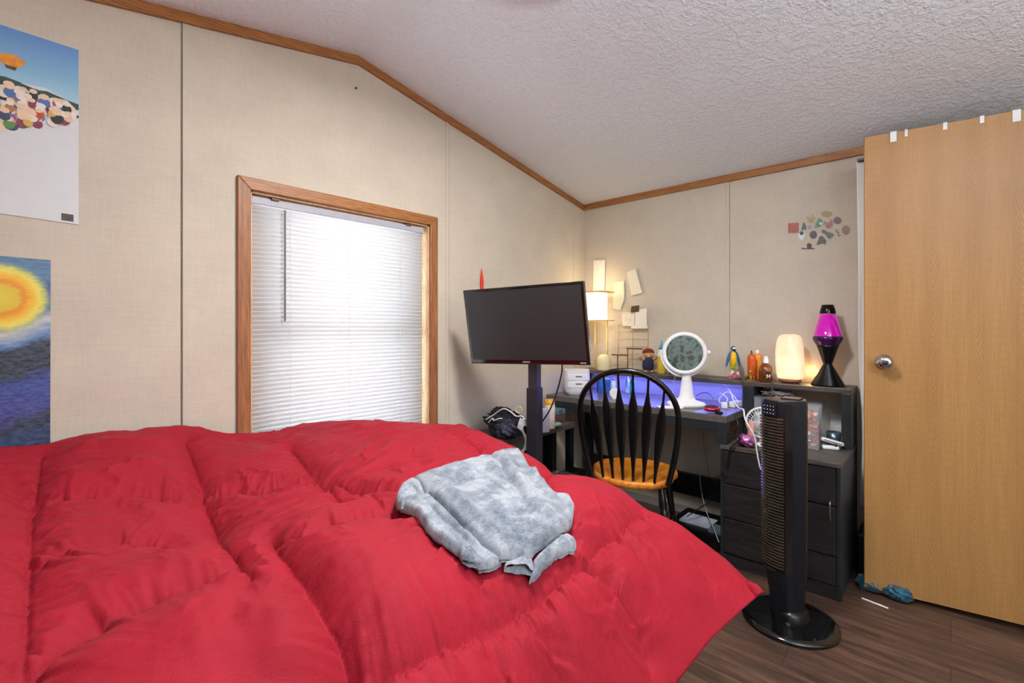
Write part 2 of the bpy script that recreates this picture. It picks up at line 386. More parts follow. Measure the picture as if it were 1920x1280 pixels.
# wallpaper battens over the panel joints
def batten(name, x0, x1, wall):
    g = MB()
    if wall == 'b':
        zt = min(ceilz(x0), ceilz(x1))-.03
        g.box(x0, x1, YB-.004, YB+.004, .05, zt)
    else: g.box(XR-.004, XR+.004, x0, x1, .05, EZ-.03)
    struct(name, g, M_wall, .0015)
batten('trim_3', .451, .474, 'b'); batten('trim_4', 1.668, 1.690, 'b'); batten('trim_5', 2.872, 2.895, 'b'); batten('trim_6', .985, 1.006, 'r')
batten('trim_7', -.46, -.438, 'b')
M_seam = pm('panel_seam', '#6F665C', .8)
struct('trim_8', MB().box(.4480, .4500, YB-.0045, YB, .05, ceilz(.45)-.03), M_seam)
M_seam2 = pm('faint_panel_seam', '#9A9082', .8)
struct('trim_9', MB().box(1.6905, 1.6925, YB-.003, YB, .05, ceilz(1.69)-.03), M_seam2)
struct('trim_10', MB().box(XR-.003, XR, .983, .9845, .05, EZ-.03), M_seam2)
# baseboards
M_base = pm('grey_wood_base', '#8A8480', .5, var=.15, stretch=(1, 4, 20))
struct('baseboard_right', MB().box(XR-.012, XR, .0, YB, 0, .05), M_base, .003)
struct('baseboard_back', MB().box(XL, XR-.012, YB-.012, YB, 0, .05), M_base, .003)

# ------------------------------------------------------------------ window with blind
cw = .048
wn = thing('window_1', 'oak framed window behind a closed white mini blind', 'window', (WX0, YB, WZ0)); wn['kind'] = 'structure'
def miter(pts): # outline in x,z on the wall face
    return [(p[0], YB-.016, p[1]) for p in pts]
x0, x1, z0, z1 = WX0, WX1, WZ0, WZ1
for nm, pts, mt in (('casing', [(x0, z1), (x1, z1), (x1+cw, z1+cw), (x0-cw, z1+cw)], M_trimx), ('casing', [(x0-cw, z0-cw), (x0, z0), (x0, z1), (x0-cw, z1+cw)], M_trimz),
                    ('casing', [(x1, z0), (x1+cw, z0-cw), (x1+cw, z1+cw), (x1, z1)], M_trimz), ('casing', [(x0-cw, z0-cw), (x1+cw, z0-cw), (x1, z0), (x0, z0)], M_trimx)):
    part(nm, MB().plate(miter(pts), (0, 1, 0), .018), mt, wn, .003)
jb = MB(); e = .008
jb.box(x0, x0+e, YB, YB+.11, z0, z1); jb.box(x1-e, x1, YB, YB+.11, z0, z1); jb.box(x0, x1, YB, YB+.11, z0, z0+e); jb.box(x0, x1, YB, YB+.11, z1-e, z1)
M_jamb = wood('pale_oak_jamb', hexc('#B98F66'), hexc('#D2AC82'), hexc('#E3C6A0'), (30, 30, 6))
part('jamb', jb, M_jamb, wn)
M_vinyl = pm('white_vinyl_frame', '#DCDCDA', .4, var=.03)
fr_ = MB()
for a, b2 in (((x0+e, x0+.04), (z0+e, z1-e)), ((x1-.04, x1-e), (z0+e, z1-e)), ((x0+e, x1-e), (z0+e, z0+.045)), ((x0+e, x1-e), (z1-.045, z1-e)), ((x0+e, x1-e), (1.16, 1.20))):
    fr_.box(a[0], a[1], YB+.072, YB+.105, b2[0], b2[1])
part('window_frame', fr_, M_vinyl, wn, .003)
part('glass_pane', MB().box(x0+.03, x1-.03, YB+.086, YB+.090, z0+.03, z1-.03), glassy('window_glass', '#FFFFFF', .02, .95), wn)

bl = thing('window_blind', 'closed white mini blind hung inside the oak window frame', 'blind', ((x0+x1)/2, YB+.03, z0+.012))
bx0, bx1 = x0+.012, x1-.024
part('headrail', MB().box(bx0, bx1, YB+.014, YB+.046, z1-.046, z1-.016), pm('shaded_lavender_rail', '#A9ABB8', .45, var=.04), bl, .003)  # lavender grey, with the casing's shade put into the rail colour
sl = MB(); n = 56; zt = z1-.05; pitch = (zt-(z0+.03))/n; hw = .0125; tl = math.radians(63)
for i in range(n):
    zc = zt-pitch*(i+.5); secs = []
    for xx in (bx0+.002, bx1-.002):
        row = []
        for k in range(6):
            u = -1+2*k/5; bow = .0032*(1-u*u)
            row.append((xx, YB+.03-u*hw*math.cos(tl)-bow*math.sin(tl), zc+u*hw*math.sin(tl)-bow*math.cos(tl)*0))
        secs.append(row)
    sl.add(secs[0]+secs[1], [(k, k+1, 6+k+1, 6+k) for k in range(5)], True)
so = part('slats', sl, M_blind, bl)
md = so.modifiers.new('thickness', 'SOLIDIFY'); md.thickness = .0007
part('bottom_rail', MB().box(bx0, bx1, YB+.02, YB+.042, z0+.012, z0+.028), M_white, bl, .003)
M_cord = pm('white_cord', '#D8D8D6', .6, var=.03)
for fx in (.18, .5, .83):
    xx = bx0+(bx1-bx0)*fx
    part('ladder_cord', MB().tube([(xx, YB+.0135, zt), (xx, YB+.0135, z0+.02)], .0008, 6), M_cord, bl)
wx = at(534, 500, y=YB+.008)
wd = part('tilt_wand', MB().tube([(wx.x, YB+.006, at(534, 394, y=YB+.006).z), (wx.x, YB+.006, at(534, 602, y=YB+.006).z)], .0042, 6), pm('grey_clear_rod', '#6E7276', .25, var=.05), bl)
part('wand_hook', MB().tube([(wx.x, YB+.02, z1-.045), (wx.x, YB+.006, z1-.05), (wx.x, YB+.006, at(534, 394, y=YB+.006).z)], .0012, 6), M_white, wd)
for px_ in (513, 762):
    p = at(px_, 366 if px_ < 600 else 416, y=YB+.03)
    part('bracket', MB().box(p.x-.016, p.x+.016, YB+.006, YB+.05, z1-.02, z1-.0085), M_brown, bl, .001)

# ------------------------------------------------------------------ ceiling fixture (above the frame)
fx = thing('ceiling_light', 'round flush ceiling light with frosted glass under the roof ridge', 'ceiling light', (RX, .78, 2.335))
M_glow = pm('frosted_glass', '#F4EEE4', .4, var=.02, emis='#FFF1DC', es=1.2)
part('canopy', MB().lathe([(.001, .0), (.165, .0), (.165, .02), (.08, .04), (.05, .06), (.05, .13), (.001, .13)], (RX, .78, 2.335), 40), M_white, fx)
part('glass_shade', MB().lathe([(.152, -.001), (.155, -.004), (.164, -.004), (.165, .0)], (RX, .78, 2.335), 40, cap=False), M_glow, fx)

# ------------------------------------------------------------------ bed
bed = thing('bed', 'low black metal bed frame with white mattress under the red comforter', 'bed', (.36, 1.25, 0))
MX0, MX1, MY0, MY1 = -.60, 1.27, .62, 1.97
part('mattress', MB().box(MX0, MX1, MY0, MY1, .30, .52), pm('mattress_ticking', '#D8D4CC', .8, var=.04, bump=.2), bed, .04, bseg=4)
fr_ = MB()
for a in (MY0+.01, (MY0+MY1)/2, MY1-.01): fr_.box(MX0, MX1, a-.018, a+.018, .26, .298)
for a in (MX0+.02, MX1-.03): fr_.box(a-.018, a+.018, MY0, MY1, .26, .298)
part('bed_frame', fr_, M_black, bed, .003)
lp = at(1249, 1270, y=.565)
for x_, y_ in ((lp.x+.02, .585), (MX1-.03, MY1-.02), (MX0+.03, MY0+.01), (MX0+.03, MY1-.02), (.3, 1.3)):
    part('leg', MB().box(x_-.019, x_+.019, y_-.019, y_+.019, 0, .262), M_black, bed, .003)

# ------------------------------------------------------------------ comforter: a quilted height surface over the bed
CP = np.array([(-.62,1.98,.86),(0,1.95,.845),(.2,1.95,.850),(.42,1.95,.850),(.65,1.95,.780),(.85,1.9,.795),(1.1,1.75,.805),(1.385,1.58,.77),(1.38,1.98,.71),
 (-.62,1.3,.82),(0,1.4,.80),(.38,1.36,.715),(.42,1.11,.765),(.7,1.4,.75),(1.0,1.35,.775),(1.33,1.25,.75),(1.34,1.055,.705),
 (0,1.0,.755),(-.6,1,.78),(.7,1.05,.765),(.97,.88,.745),(1.15,1.1,.77),(.2,.75,.71),(.6,.75,.72),(.95,.72,.70),(1.25,.72,.665),(1.40,.843,.67),(1.425,.66,.62),
 (1.462,.52,.53),(1.445,.398,.45),(1.23,.452,.42),(1.0,.487,.39),(.7,.48,.37),(.3,.48,.37),(-.6,.48,.37),(1.2,.58,.57),(.9,.6,.60),(.5,.6,.61),(0,.6,.61),(-.6,.7,.70),(-.6,.6,.61)])
def tps_k(d): return np.where(d > 1e-9, d*d*np.log(d+1e-12), 0)
def tps_fit(P, lam=4e-4):
    n = len(P); D = np.hypot(P[:, None, 0]-P[None, :, 0], P[:, None, 1]-P[None, :, 1])
    A = np.zeros((n+3, n+3)); A[:n, :n] = tps_k(D)+lam*np.eye(n); A[:n, n] = 1; A[:n, n+1:] = P[:, :2]; A[n:, :n] = A[:n, n:].T
    return np.linalg.solve(A, np.r_[P[:, 2], 0, 0, 0])
TW = tps_fit(CP)
def base_z(X, Y):
    X = np.asarray(X, float); Y = np.asarray(Y, float); out = TW[-3]+TW[-2]*X+TW[-1]*Y
    for i, (a, b2, _) in enumerate(CP): out = out+TW[i]*tps_k(np.hypot(X-a, Y-b2))
    return out
def on_cover(px, py, dz=0.):
    z = .74
    for _ in range(25):
        p = at(px, py, z=z); z = .5*z+.5*(float(base_z(p.x, p.y))+dz)
    return (p.x, p.y)
# noise ------------------------------------------------
LAT = rng.random((257, 257))
def vnoise(X, Y):
    xi = np.floor(X).astype(int); yi = np.floor(Y).astype(int); fx_ = X-xi; fy_ = Y-yi
    fx_ = fx_*fx_*fx_*(fx_*(fx_*6-15)+10); fy_ = fy_*fy_*fy_*(fy_*(fy_*6-15)+10)
    a = LAT[xi % 256, yi % 256]; b2 = LAT[(xi+1) % 256, yi % 256]; c2 = LAT[xi % 256, (yi+1) % 256]; d2 = LAT[(xi+1) % 256, (yi+1) % 256]
    return (a*(1-fx_)+b2*fx_)*(1-fy_)+(c2*(1-fx_)+d2*fx_)*fy_
def fbm(X, Y, o=4):
    s = 0; a = .5
    for k in range(o): s = s+a*vnoise(X*2**k+17.3*k, Y*2**k+5.1*k); a *= .5
    return s
def polydist(X, Y, poly):
    D = np.full(X.shape, 1e9); S = np.zeros(X.shape); SD = np.zeros(X.shape); acc = 0
    for (ax, ay), (bx, by) in zip(poly[:-1], poly[1:]):
        dx, dy = bx-ax, by-ay; l2 = dx*dx+dy*dy; l = math.sqrt(l2)
        t = np.clip(((X-ax)*dx+(Y-ay)*dy)/l2, 0, 1); d = np.hypot(X-ax-t*dx, Y-ay-t*dy)
        k = d < D; D = np.where(k, d, D); S = np.where(k, acc+t*l, S); SD = np.where(k, np.sign((X-ax)*dy-(Y-ay)*dx), SD); acc += l
    return D, S, SD
def plen(f): return sum(math.hypot(b_[0]-a_[0], b_[1]-a_[1]) for a_, b_ in zip(f[:-1], f[1:]))
# stitched seams, walked along on the bed
SEAMS_PX = [
 [(78,845),(66,905),(59,952),(56,1020),(53,1092),(49,1180),(42,1270)],
 [(346,811),(375,878),(382,910),(387,936),(402,966),(422,993),(470,1060)],
 [(543,831),(574,864),(609,897),(650,925)],
 [(508,978),(527,1003),(566,1046),(609,1112),(637,1163),(652,1215),(660,1276)],
 [(864,811),(895,830),(915,854),(930,890),(950,940),(975,1010),(993,1073),(1012,1100),(1030,1160),(1042,1270)],
 [(1012,883),(1050,960),(1083,1018),(1110,1045),(1141,1073),(1170,1115),(1192,1155),(1212,1215),(1227,1278)],
 [(680,905),(730,950),(800,1000),(865,1030),(899,1053),(903,1100),(903,1150),(925,1200),(960,1275)],
 [(-60,925),(20,922),(74,921),(148,917),(254,919),(375,915),(430,912),(508,909),(545,900),(600,890),(690,905),(745,905)],
 [(-40,1290),(51,1241),(117,1190),(195,1139),(273,1100),(391,1053),(449,1030)],
 [(508,983),(566,986),(625,967),(690,955),(750,944),(850,925),(950,900),(1012,883),(1045,871)],
 [(655,1278),(700,1256),(778,1217),(848,1178),(903,1155),(973,1120),(1012,1100),(1059,1065),(1094,1034),(1126,1006),(1169,975),(1208,944)],
 [(60,1045),(117,1020),(195,1005),(235,1003),(300,1003),(325,1010)],
]
SEAMS = [[on_cover(*p) for p in s] for s in SEAMS_PX]
DEPTH = [.032, .046, .036, .052, .024, .036, .012, .040, .042, .042, .036, .024]
# free folds: (pixel polyline, height, width)
FOLDS_PX = [
 ([(300,955),(260,935),(190,935),(130,945)], .012, .05), ([(330,985),(270,950),(200,925)], .010, .03), ([(640,870),(720,850),(760,815)], .016, .022),
 ([(600,915),(680,880),(760,845)], .014, .022), ([(560,905),(660,860),(740,810)], .010, .016), ([(760,960),(790,1010),(830,1060)], .010, .03),
 ([(620,1010),(700,1080),(760,1180)], .010, .07), ([(300,1130),(380,1160),(430,1240)], .010, .05), ([(540,1120),(530,1190),(520,1275)], .016, .035),
 ([(905,1180),(930,1220),(960,1275)], -.016, .022), ([(965,1170),(1000,1210),(1040,1275)], .014, .025), ([(1100,1055),(1150,1110),(1180,1150)], .012, .016),
 ([(1085,1030),(1115,1045),(1135,1075)], -.018, .010), ([(1150,1050),(1190,1110),(1215,1160),(1225,1220)], .016, .035), ([(1080,985),(1110,985),(1140,975)], .012, .014),
 ([(1078,965),(1110,955),(1130,945)], .010, .012), ([(1180,1000),(1215,1060),(1235,1120)], -.012, .022), ([(1290,1030),(1330,1090),(1345,1120)], -.010, .03),
 ([(100,860),(180,835),(260,832),(340,826)], .018, .035), ([(90,905),(150,885),(240,868),(330,868)], .014, .05), ([(20,870),(45,915),(40,950)], -.018, .03),
 ([(0,1120),(40,1200),(90,1270)], .012, .04), ([(400,1070),(470,1060),(510,1040)], .014, .03), ([(440,1150),(500,1140),(540,1110)], .010, .03),
 ([(700,1130),(760,1160),(850,1150)], .008, .06), ([(1000,1120),(1060,1190),(1100,1270)], .010, .04), ([(1240,1010),(1290,1070),(1300,1150)], .014, .05)]
FOLDS = [([on_cover(*p) for p in f], h, w) for f, h, w in FOLDS_PX]
def cover_disp(X, Y):
    dz = np.zeros(X.shape); sup = np.ones(X.shape)
    for s, dp in zip(SEAMS, DEPTH):
        D, S, SD = polydist(X, Y, s)
        wv = .75+.5*vnoise(X*9, Y*9)
        dz = np.minimum(dz, -dp*np.exp(-(D/(.038*wv))**1.15)) + .25*np.maximum(dz, -dp*np.exp(-(D/.05)))
        # puckers run across the stitching
        pk = vnoise(S*72+D*9*SD+11, D*6+3)-.5; pk2 = vnoise(S*150+5, D*9)-.5
        dz = dz+(.024*pk+.008*pk2)*np.exp(-(D/.052)**1.1)*(1-np.exp(-(D/.004)**2)*.6)
        dz = dz-.006*np.exp(-(D/.004)**2)*(.6+.4*np.sin(S*2*math.pi/.011))
    for f, h, w in FOLDS:
        D, S, SD = polydist(X, Y, f); L_ = plen(f)
        fade = np.clip(np.minimum(S, L_-S)/(.25*L_), .0, 1)
        dz = dz+h*np.exp(-(D/w)**2)*fade
    wx_ = fbm(X*3.1+4, Y*3.1, 2)
    cr = np.abs(fbm(X*7+wx_*3, Y*13+wx_*4, 3)-.44); dz = dz+.030*np.exp(-cr*22)*(fbm(X*4+9, Y*4, 2)-.25)
    dz = dz+.030*(fbm(X*4.2, Y*4.2+7, 3)-.44)+.012*(fbm(X*17+2, Y*11+wx_*5, 3)-.44)
    return dz
def cover_z(X, Y): return base_z(X, Y)+cover_disp(np.asarray(X, float), np.asarray(Y, float))
XBt = np.array([(.398,1.440),(.5,1.452),(.66,1.412),(.84,1.385),(1.05,1.325),(1.25,1.325),(1.58,1.365),(2.0,1.36)])
YHt = np.array([(-.62,.47),(.7,.475),(1.0,.475),(1.23,.445),(1.46,.392)])
NU, NV, NH = 620, 470, 56
u = np.linspace(0, 1, NU); vv = np.linspace(0, 1, NV)
U, V = np.meshgrid(u, vv, indexing='ij')
YC = .40+1.59*V; XB_ = np.interp(YC, XBt[:, 0], XBt[:, 1])
X = -.625+(XB_+.625)*U; YH = np.interp(X, YHt[:, 0], YHt[:, 1]); Y = YH+(2.005-YH)*V
Z = base_z(X, Y)+cover_disp(X, Y)*np.clip((Y-YH)/.07, .12, 1)
# hem pinches down to a thin edge
edge_v = np.minimum(1, (Y-YH)/.05); 
d = np.linspace(0, 1, NH+1)[1:, None]; hang = .33*np.clip((YC[-1]-.42)/.25, 0, 1)**.8+.012
dd = d*hang[None, :]; Rr = .07+.02*fbm(YC[-1]*6, YC[-1]*0+3, 2)[None, :]
xo = Rr*(1-np.exp(-dd/Rr)); X2 = X[-1][None, :]+xo; Z2 = Z[-1][None, :]-(dd-xo*.85)
yy_ = np.repeat(Y[-1][None, :], NH, 0)
bulge = .018*np.sin(np.clip(d, 0, 1)*math.pi)*(fbm(yy_*7, Z2*7, 3)-.1); X2 = X2+bulge
XA = np.vstack([X, X2]); YA = np.vstack([Y, yy_]); ZA = np.vstack([Z, Z2])
def grid_mesh(name, XA, YA, ZA):
    a, b2 = XA.shape; co = np.stack([XA, YA, ZA], -1).reshape(-1, 3)
    i = np.arange(a*b2).reshape(a, b2); q = np.stack([i[:-1, :-1], i[1:, :-1], i[1:, 1:], i[:-1, 1:]], -1).reshape(-1, 4)
    me = bpy.data.meshes.new(name); me.vertices.add(len(co)); me.vertices.foreach_set('co', co.ravel())
    me.loops.add(q.size); me.loops.foreach_set('vertex_index', q.ravel().astype(np.int32)); me.polygons.add(len(q))
    me.polygons.foreach_set('loop_start', np.arange(0, q.size, 4, dtype=np.int32)); me.polygons.foreach_set('loop_total', np.full(len(q), 4, np.int32))
    me.polygons.foreach_set('use_smooth', np.ones(len(q), bool)); me.update(calc_edges=True); me.validate(); return me
co_ = link('comforter', grid_mesh('comforter', XA, YA, ZA), M_red)
sd = co_.modifiers.new('thickness', 'SOLIDIFY'); sd.thickness = .022; sd.offset = -1
tag(co_, 'puffy red quilted comforter spread rumpled over the bed', 'comforter')

# ------------------------------------------------------------------ folded grey pants
def cover_hit(px, py, dz=.03):
    z = .76
    for _ in range(30):
        p = at(px, py, z=z); z = .5*z+.5*(float(base_z(p.x, p.y))+dz)
    return np.array((p.x, p.y))
def resample(P, n):
    P = np.array(P); l = np.r_[0, np.cumsum(np.hypot(*np.diff(P, axis=0).T))]; t = np.linspace(0, l[-1], n)
    return np.stack([np.interp(t, l, P[:, 0]), np.interp(t, l, P[:, 1])], 1)
def cloth_patch(top, right, bottom, left, n, m_, z0, T, rim, disp, folds=()):
    """closed, thick, soft piece of cloth lying on the comforter; bounds are pixel outlines projected on the bed"""
    tp, rg, bo, lf = [resample([cover_hit(*p) for p in q], k) for q, k in ((top, n), (right, m_), (bottom, n), (left, m_))]
    a = np.linspace(0, 1, n)[:, None, None]; b2 = np.linspace(0, 1, m_)[None, :, None]
    P = (1-b2)*tp[:, None]+b2*bo[:, None]+(1-a)*lf[None]+a*rg[None]-((1-a)*(1-b2)*tp[0]+a*(1-b2)*tp[-1]+(1-a)*b2*bo[0]+a*b2*bo[-1])
    Xp, Yp = P[..., 0], P[..., 1]
    outline = np.vstack([tp, rg[1:], bo[::-1][1:], lf[::-1][1:]])
    D, _, _ = polydist(Xp, Yp, [tuple(q) for q in outline])
    prof = np.sqrt(np.clip(1-(1-np.clip(D/rim, 0, 1))**2, 0, 1))
    h = T*prof
    for f, fh, fw in folds:
        pl = [tuple(cover_hit(*p)) for p in f]; Df, Sf, _ = polydist(Xp, Yp, pl); L_ = plen(pl)
        h = h+fh*np.exp(-(Df/fw)**2)*np.clip(np.minimum(Sf, L_-Sf)/(.15*L_), 0, 1)*prof
    wx_ = fbm(Xp*6, Yp*6+3, 2)
    h = h+disp*prof*(fbm(Xp*12+wx_*3, Yp*12, 3)-.44)*2+disp*.5*prof*(fbm(Xp*34, Yp*30, 2)-.4)
    zb = base_z(Xp, Yp)+.40*cover_disp(Xp, Yp)+.014+z0
    Zt = zb+h; Zb = zb-.006
    Xt = np.vstack([Xp, Xp[::-1]]); Yt = np.vstack([Yp, Yp[::-1]]); Zt = np.vstack([Zt, Zb[::-1]])
    return grid_mesh('cloth', np.vstack([Xt, Xt[:1]]), np.vstack([Yt, Yt[:1]]), np.vstack([Zt, Zt[:1]]))
pc = cover_hit(910, 950, 0)
pants = thing('folded_pants', 'grey tie-dyed knit pants folded in a heap on the red comforter', 'pants', (pc[0], pc[1], float(base_z(*pc))))
def cloth(name, *a, label=None, **k):
    me = cloth_patch(*a, **k); n_ = len(me.vertices); q = np.empty(n_*3); me.vertices.foreach_get('co', q)
    me.vertices.foreach_set('co', (q.reshape(-1, 3)-np.array(pants.location)).ravel()); me.update()
    o = link(name, me, M_knit, pants)
    if label: o['label'] = label
    return o
cloth('folded_leg', [(776,893),(875,866),(973,841)], [(973,841),(985,855),(1003,878),(1021,901),(1044,917),(1068,924),(1077,940),(1073,962),(1057,983)],
      [(938,1036),(962,1035),(990,1027),(1025,1007),(1057,983)], [(776,893),(798,914),(830,944),(865,978),(905,1012),(938,1036)], 120, 120, .006, .020, .011, .006,
      folds=[([(925,848),(945,880),(962,905),(985,945),(1010,975)], -.014, .010), ([(940,846),(962,880),(985,915),(1010,950)], .012, .014), ([(960,1000),(1000,975),(1040,955)], .010, .018),
             ([(800,895),(850,930),(900,975),(940,1015)], .012, .016), ([(850,880),(880,920),(920,960)], -.007, .03), ([(1000,880),(1015,915),(1040,930)], .010, .012)])
cloth('under_leg', [(744,916),(752,903),(776,895)], [(776,895),(798,914),(830,944),(865,978),(905,1012),(940,1034)], [(898,1043),(915,1044),(940,1034)],
      [(744,916),(757,934),(780,952),(800,975),(830,1000),(863,1022),(898,1043)], 60, 110, -.004, .020, .010, .005,
      folds=[([(790,930),(820,960),(870,1000),(905,1030)], -.012, .007), ([(770,918),(800,948),(850,985)], .006, .010)])
cloth('waistband', [(742,917),(752,903),(776,892)], [(776,892),(790,900),(800,915)], [(752,935),(775,930),(800,915)], [(742,917),(745,928),(752,935)], 40, 40, .0, .022, .014, .003,
      folds=[([(757,915),(772,908),(782,915)], -.014, .006)])
cloth('cuff', [(950,1038),(970,1030),(995,1024)], [(995,1024),(1000,1035),(1002,1048)], [(945,1046),(968,1056),(992,1066)], [(950,1038),(946,1042),(945,1046)], 50, 40, -.002, .018, .012, .004,
      folds=[([(985,1030),(996,1045),(994,1060)], -.008, .004)])
cloth('cuff', [(1000,1030),(1030,1008),(1060,986)], [(1060,986),(1075,990),(1081,999),(1078,1008)], [(992,1064),(1020,1040),(1050,1020),(1078,1008)], [(1000,1030),(1000,1045),(992,1064)], 60, 40, -.002, .018, .012, .004,
      folds=[([(1005,1045),(1035,1018),(1065,1000)], -.004, .005)])
cloth('hem_loop', [(863,1021),(872,1014),(890,1018)], [(890,1018),(902,1030),(903,1042)], [(866,1034),(880,1042),(903,1043)], [(863,1021),(862,1028),(866,1034)], 40, 30, .002, .018, .010, .003,
      folds=[([(870,1022),(885,1030),(898,1040)], -.012, .005)])

# ------------------------------------------------------------------ posters
def wall_pt(px, py, d=.003): return at(px, py, y=YB-d)
M_pb = pm('poster_white', '#CFD2D6', .45, var=.02)
def flat(name, pts, mat, parent, d0, d1):
    """flat printed shape on the back wall between depths d0<d1"""
    return part(name, MB().plate([(p[0], YB-d0, p[1]) for p in pts], (0, -1, 0), d1-d0), mat, parent)
x1 = wall_pt(147.5, 250).x; xl = x1-.86
zt = wall_pt(147.5, 93).z; zb = wall_pt(147.5, 421).z
def tp(x): return zt+(x1-x)*(-.010)
po = thing('poster', 'upper poster of a plain crowd under a blue sky on a white field', 'poster', ((x1+xl)/2, YB, zb))
part('sheet', MB().plate([(xl, YB-.001, zb+.03), (x1, YB-.001, zb), (x1, YB-.001, zt), (xl, YB-.001, zt+.01)], (0, -1, 0), .0015), M_pb, po)
def zz(y_px): return wall_pt(147.5, y_px).z
m, N, L, b = newmat('poster_sky'); tc = N.new('ShaderNodeTexCoord'); sp = N.new('ShaderNodeSeparateXYZ'); L.new(tc.outputs['Generated'], sp.inputs[0])
L.new(ramp(N, L, sp.outputs[2], [(0, hexc('#A9CBDD')), (.4, hexc('#7DAFD0')), (1, hexc('#5C86C4'))]), b.inputs['Base Color']); b.inputs['Roughness'].default_value = .4; M_psky = m
flat('sky', [(xl, zz(205)), (x1, zz(205)), (x1, zt-.001), (xl, zt+.008)], M_psky, po, .0026, .0030)
hills = [(xl, zz(207)), (x1, zz(207)), (x1, zz(196)), (x1-.03, zz(193)), (x1-.06, zz(185)), (x1-.09, zz(189)), (x1-.12, zz(184)), (x1-.16, zz(180)), (x1-.22, zz(186)), (xl, zz(184))]
flat('hills', hills, pm('poster_hill', '#2F4A46', .5, var=.1), po, .0031, .0034)
flat('snow', [(x1-.13, zz(184)), (x1-.10, zz(188)), (x1-.075, zz(186)), (x1-.03, zz(193)), (x1-.075, zz(181.5)), (x1-.10, zz(183))], M_pb, po, .0031, .0038)
flat('band', [(xl, zz(219)), (x1, zz(222)), (x1, zz(217)), (xl, zz(212))], pm('poster_dark', '#26262E', .5), po, .0031, .0034)
bm_ = MB(); cx_, cz_ = wall_pt(21, 113).x, wall_pt(21, 113).z
bm_.plate([(cx_+.028*math.cos(a)*(1+.08*math.sin(5*a)), YB-.0031, cz_+.018*math.sin(a)) for a in np.linspace(0, 2*math.pi, 24)[:-1]], (0, -1, 0), .0005)
part('balloon', bm_, pm('poster_orange', '#D98A2C', .5, var=.2, vs_=60), po)
flat('balloon_basket', [(cx_-.010, cz_-.026), (cx_+.008, cz_-.028), (cx_+.012, cz_-.017), (cx_-.014, cz_-.017)], pm('poster_umber', '#5A4030', .5), po, .0031, .0036)
# a plain crowd: coloured bodies with bare round heads, no characters
cols = ['#B8443F', '#D8B89C', '#2B2B33', '#4D6DA8', '#E2D7CE', '#C9A24E', '#7E3B52', '#55884C', '#A96F4A', '#8E4A8A', '#E0C3A8', '#3A4664']
cm = [pm('poster_print', q, .5, var=.05) for q in cols]
crowd = {}
for k in range(230):
    pxx = random.uniform(-70, 138); top = 205+max(0, (147-pxx))*-.10; low = 225+(138-pxx)*.56
    pyy = random.uniform(min(top, low-10), low)
    p = wall_pt(max(pxx, 0), pyy); xq = wall_pt(147.5, 0).x-(147.5-pxx)*.00182
    if xq > x1-.012: continue
    a = random.randrange(len(cm)); r_ = random.uniform(.010, .017); dpt = .0032+.000018*k
    q = crowd.setdefault(a, MB()); q.plate([(xq+r_*math.cos(t)*.9, YB-dpt, zz(pyy)-.4*r_+r_*math.sin(t)) for t in np.linspace(0, 2*math.pi, 11)[:-1]], (0, -1, 0), .0004)
    q = crowd.setdefault(10 if k % 3 else 4, MB()); q.plate([(xq+r_*.75*math.cos(t), YB-dpt-.0004, zz(pyy)+r_*.8+r_*.6*math.sin(t)) for t in np.linspace(0, 2*math.pi, 11)[:-1]], (0, -1, 0), .0004)
for a, q in crowd.items(): part('crowd_print', q, cm[a], po)
flat('corner_print', [(x1-.040, zb+.008), (x1-.012, zb+.007), (x1-.012, zb+.029), (x1-.040, zb+.030)], pm('poster_block', '#4A4540', .5, var=.6, vs_=300), po, .0026, .0032)
# lower poster: plain painted landscape bands with a yellow disc
m, N, L, b = newmat('painted_bands'); tc = N.new('ShaderNodeTexCoord'); v = tc.outputs['Object']
sp = N.new('ShaderNodeSeparateXYZ'); L.new(v, sp.inputs[0])
dn = noise(N, L, v, 1, 4, .6, (9, 9, 22)); zz_ = mth('ADD', mth('ADD', sp.outputs[2], mth('MULTIPLY', dn, .10)), mth('MULTIPLY', sp.outputs[0], -.35))
H_ = .62
c = ramp(N, L, mth('DIVIDE', zz_, H_), [(0, hexc('#151417')), (.16, hexc('#1F3560')), (.23, hexc('#1D1A20')), (.28, hexc('#3B3A86')), (.42, hexc('#2F3F90')), (.47, hexc('#17151A')), (.58, hexc('#1C1A1E')),
                                       (.62, hexc('#5C86B8')), (.70, hexc('#D9D5C4')), (.76, hexc('#23468F')), (.86, hexc('#1F3F86')), (.93, hexc('#4C7397'))])
st = noise(N, L, v, 1, 4, .7, (46, 46, 130)); c = mixc(N, L, c, ramp(N, L, st, [(.38, hexc('#14182A')), (.62, hexc('#7F9CC4'))]), .22)
dx_ = mth('SUBTRACT', sp.outputs[0], .060); dz_ = mth('SUBTRACT', sp.outputs[2], .555-.055)
rr_ = mth('ADD', mth('SQRT', mth('ADD', mth('MULTIPLY', dx_, dx_), mth('MULTIPLY', dz_, dz_))), mth('MULTIPLY', mth('SUBTRACT', st, .5), .035))
disc = ramp(N, L, mth('MULTIPLY', rr_, 8.), [(0, hexc('#D9C83A')), (.30, hexc('#D8B92E')), (.38, hexc('#DE8A1C')), (.52, hexc('#E8B424')), (.66, hexc('#E4D65C')), (.8, hexc('#8FA87A'))])
mk = ramp(N, L, mth('MULTIPLY', rr_, 8.), [(.74, 1.), (.86, 0.)]); c = mixc(N, L, c, disc, mk)
L.new(c, b.inputs['Base Color']); b.inputs['Roughness'].default_value = .4; M_paint = m
x1 = wall_pt(95, 600).x; zt = wall_pt(95, 487.5).z
po2 = MB(); po2.plate([(x1-.55, YB-.001, zt-.62), (x1-.001, YB-.001, zt-.62), (x1, YB-.001, zt), (x1-.55, YB-.001, zt+.008)], (0, -1, 0), .0015)
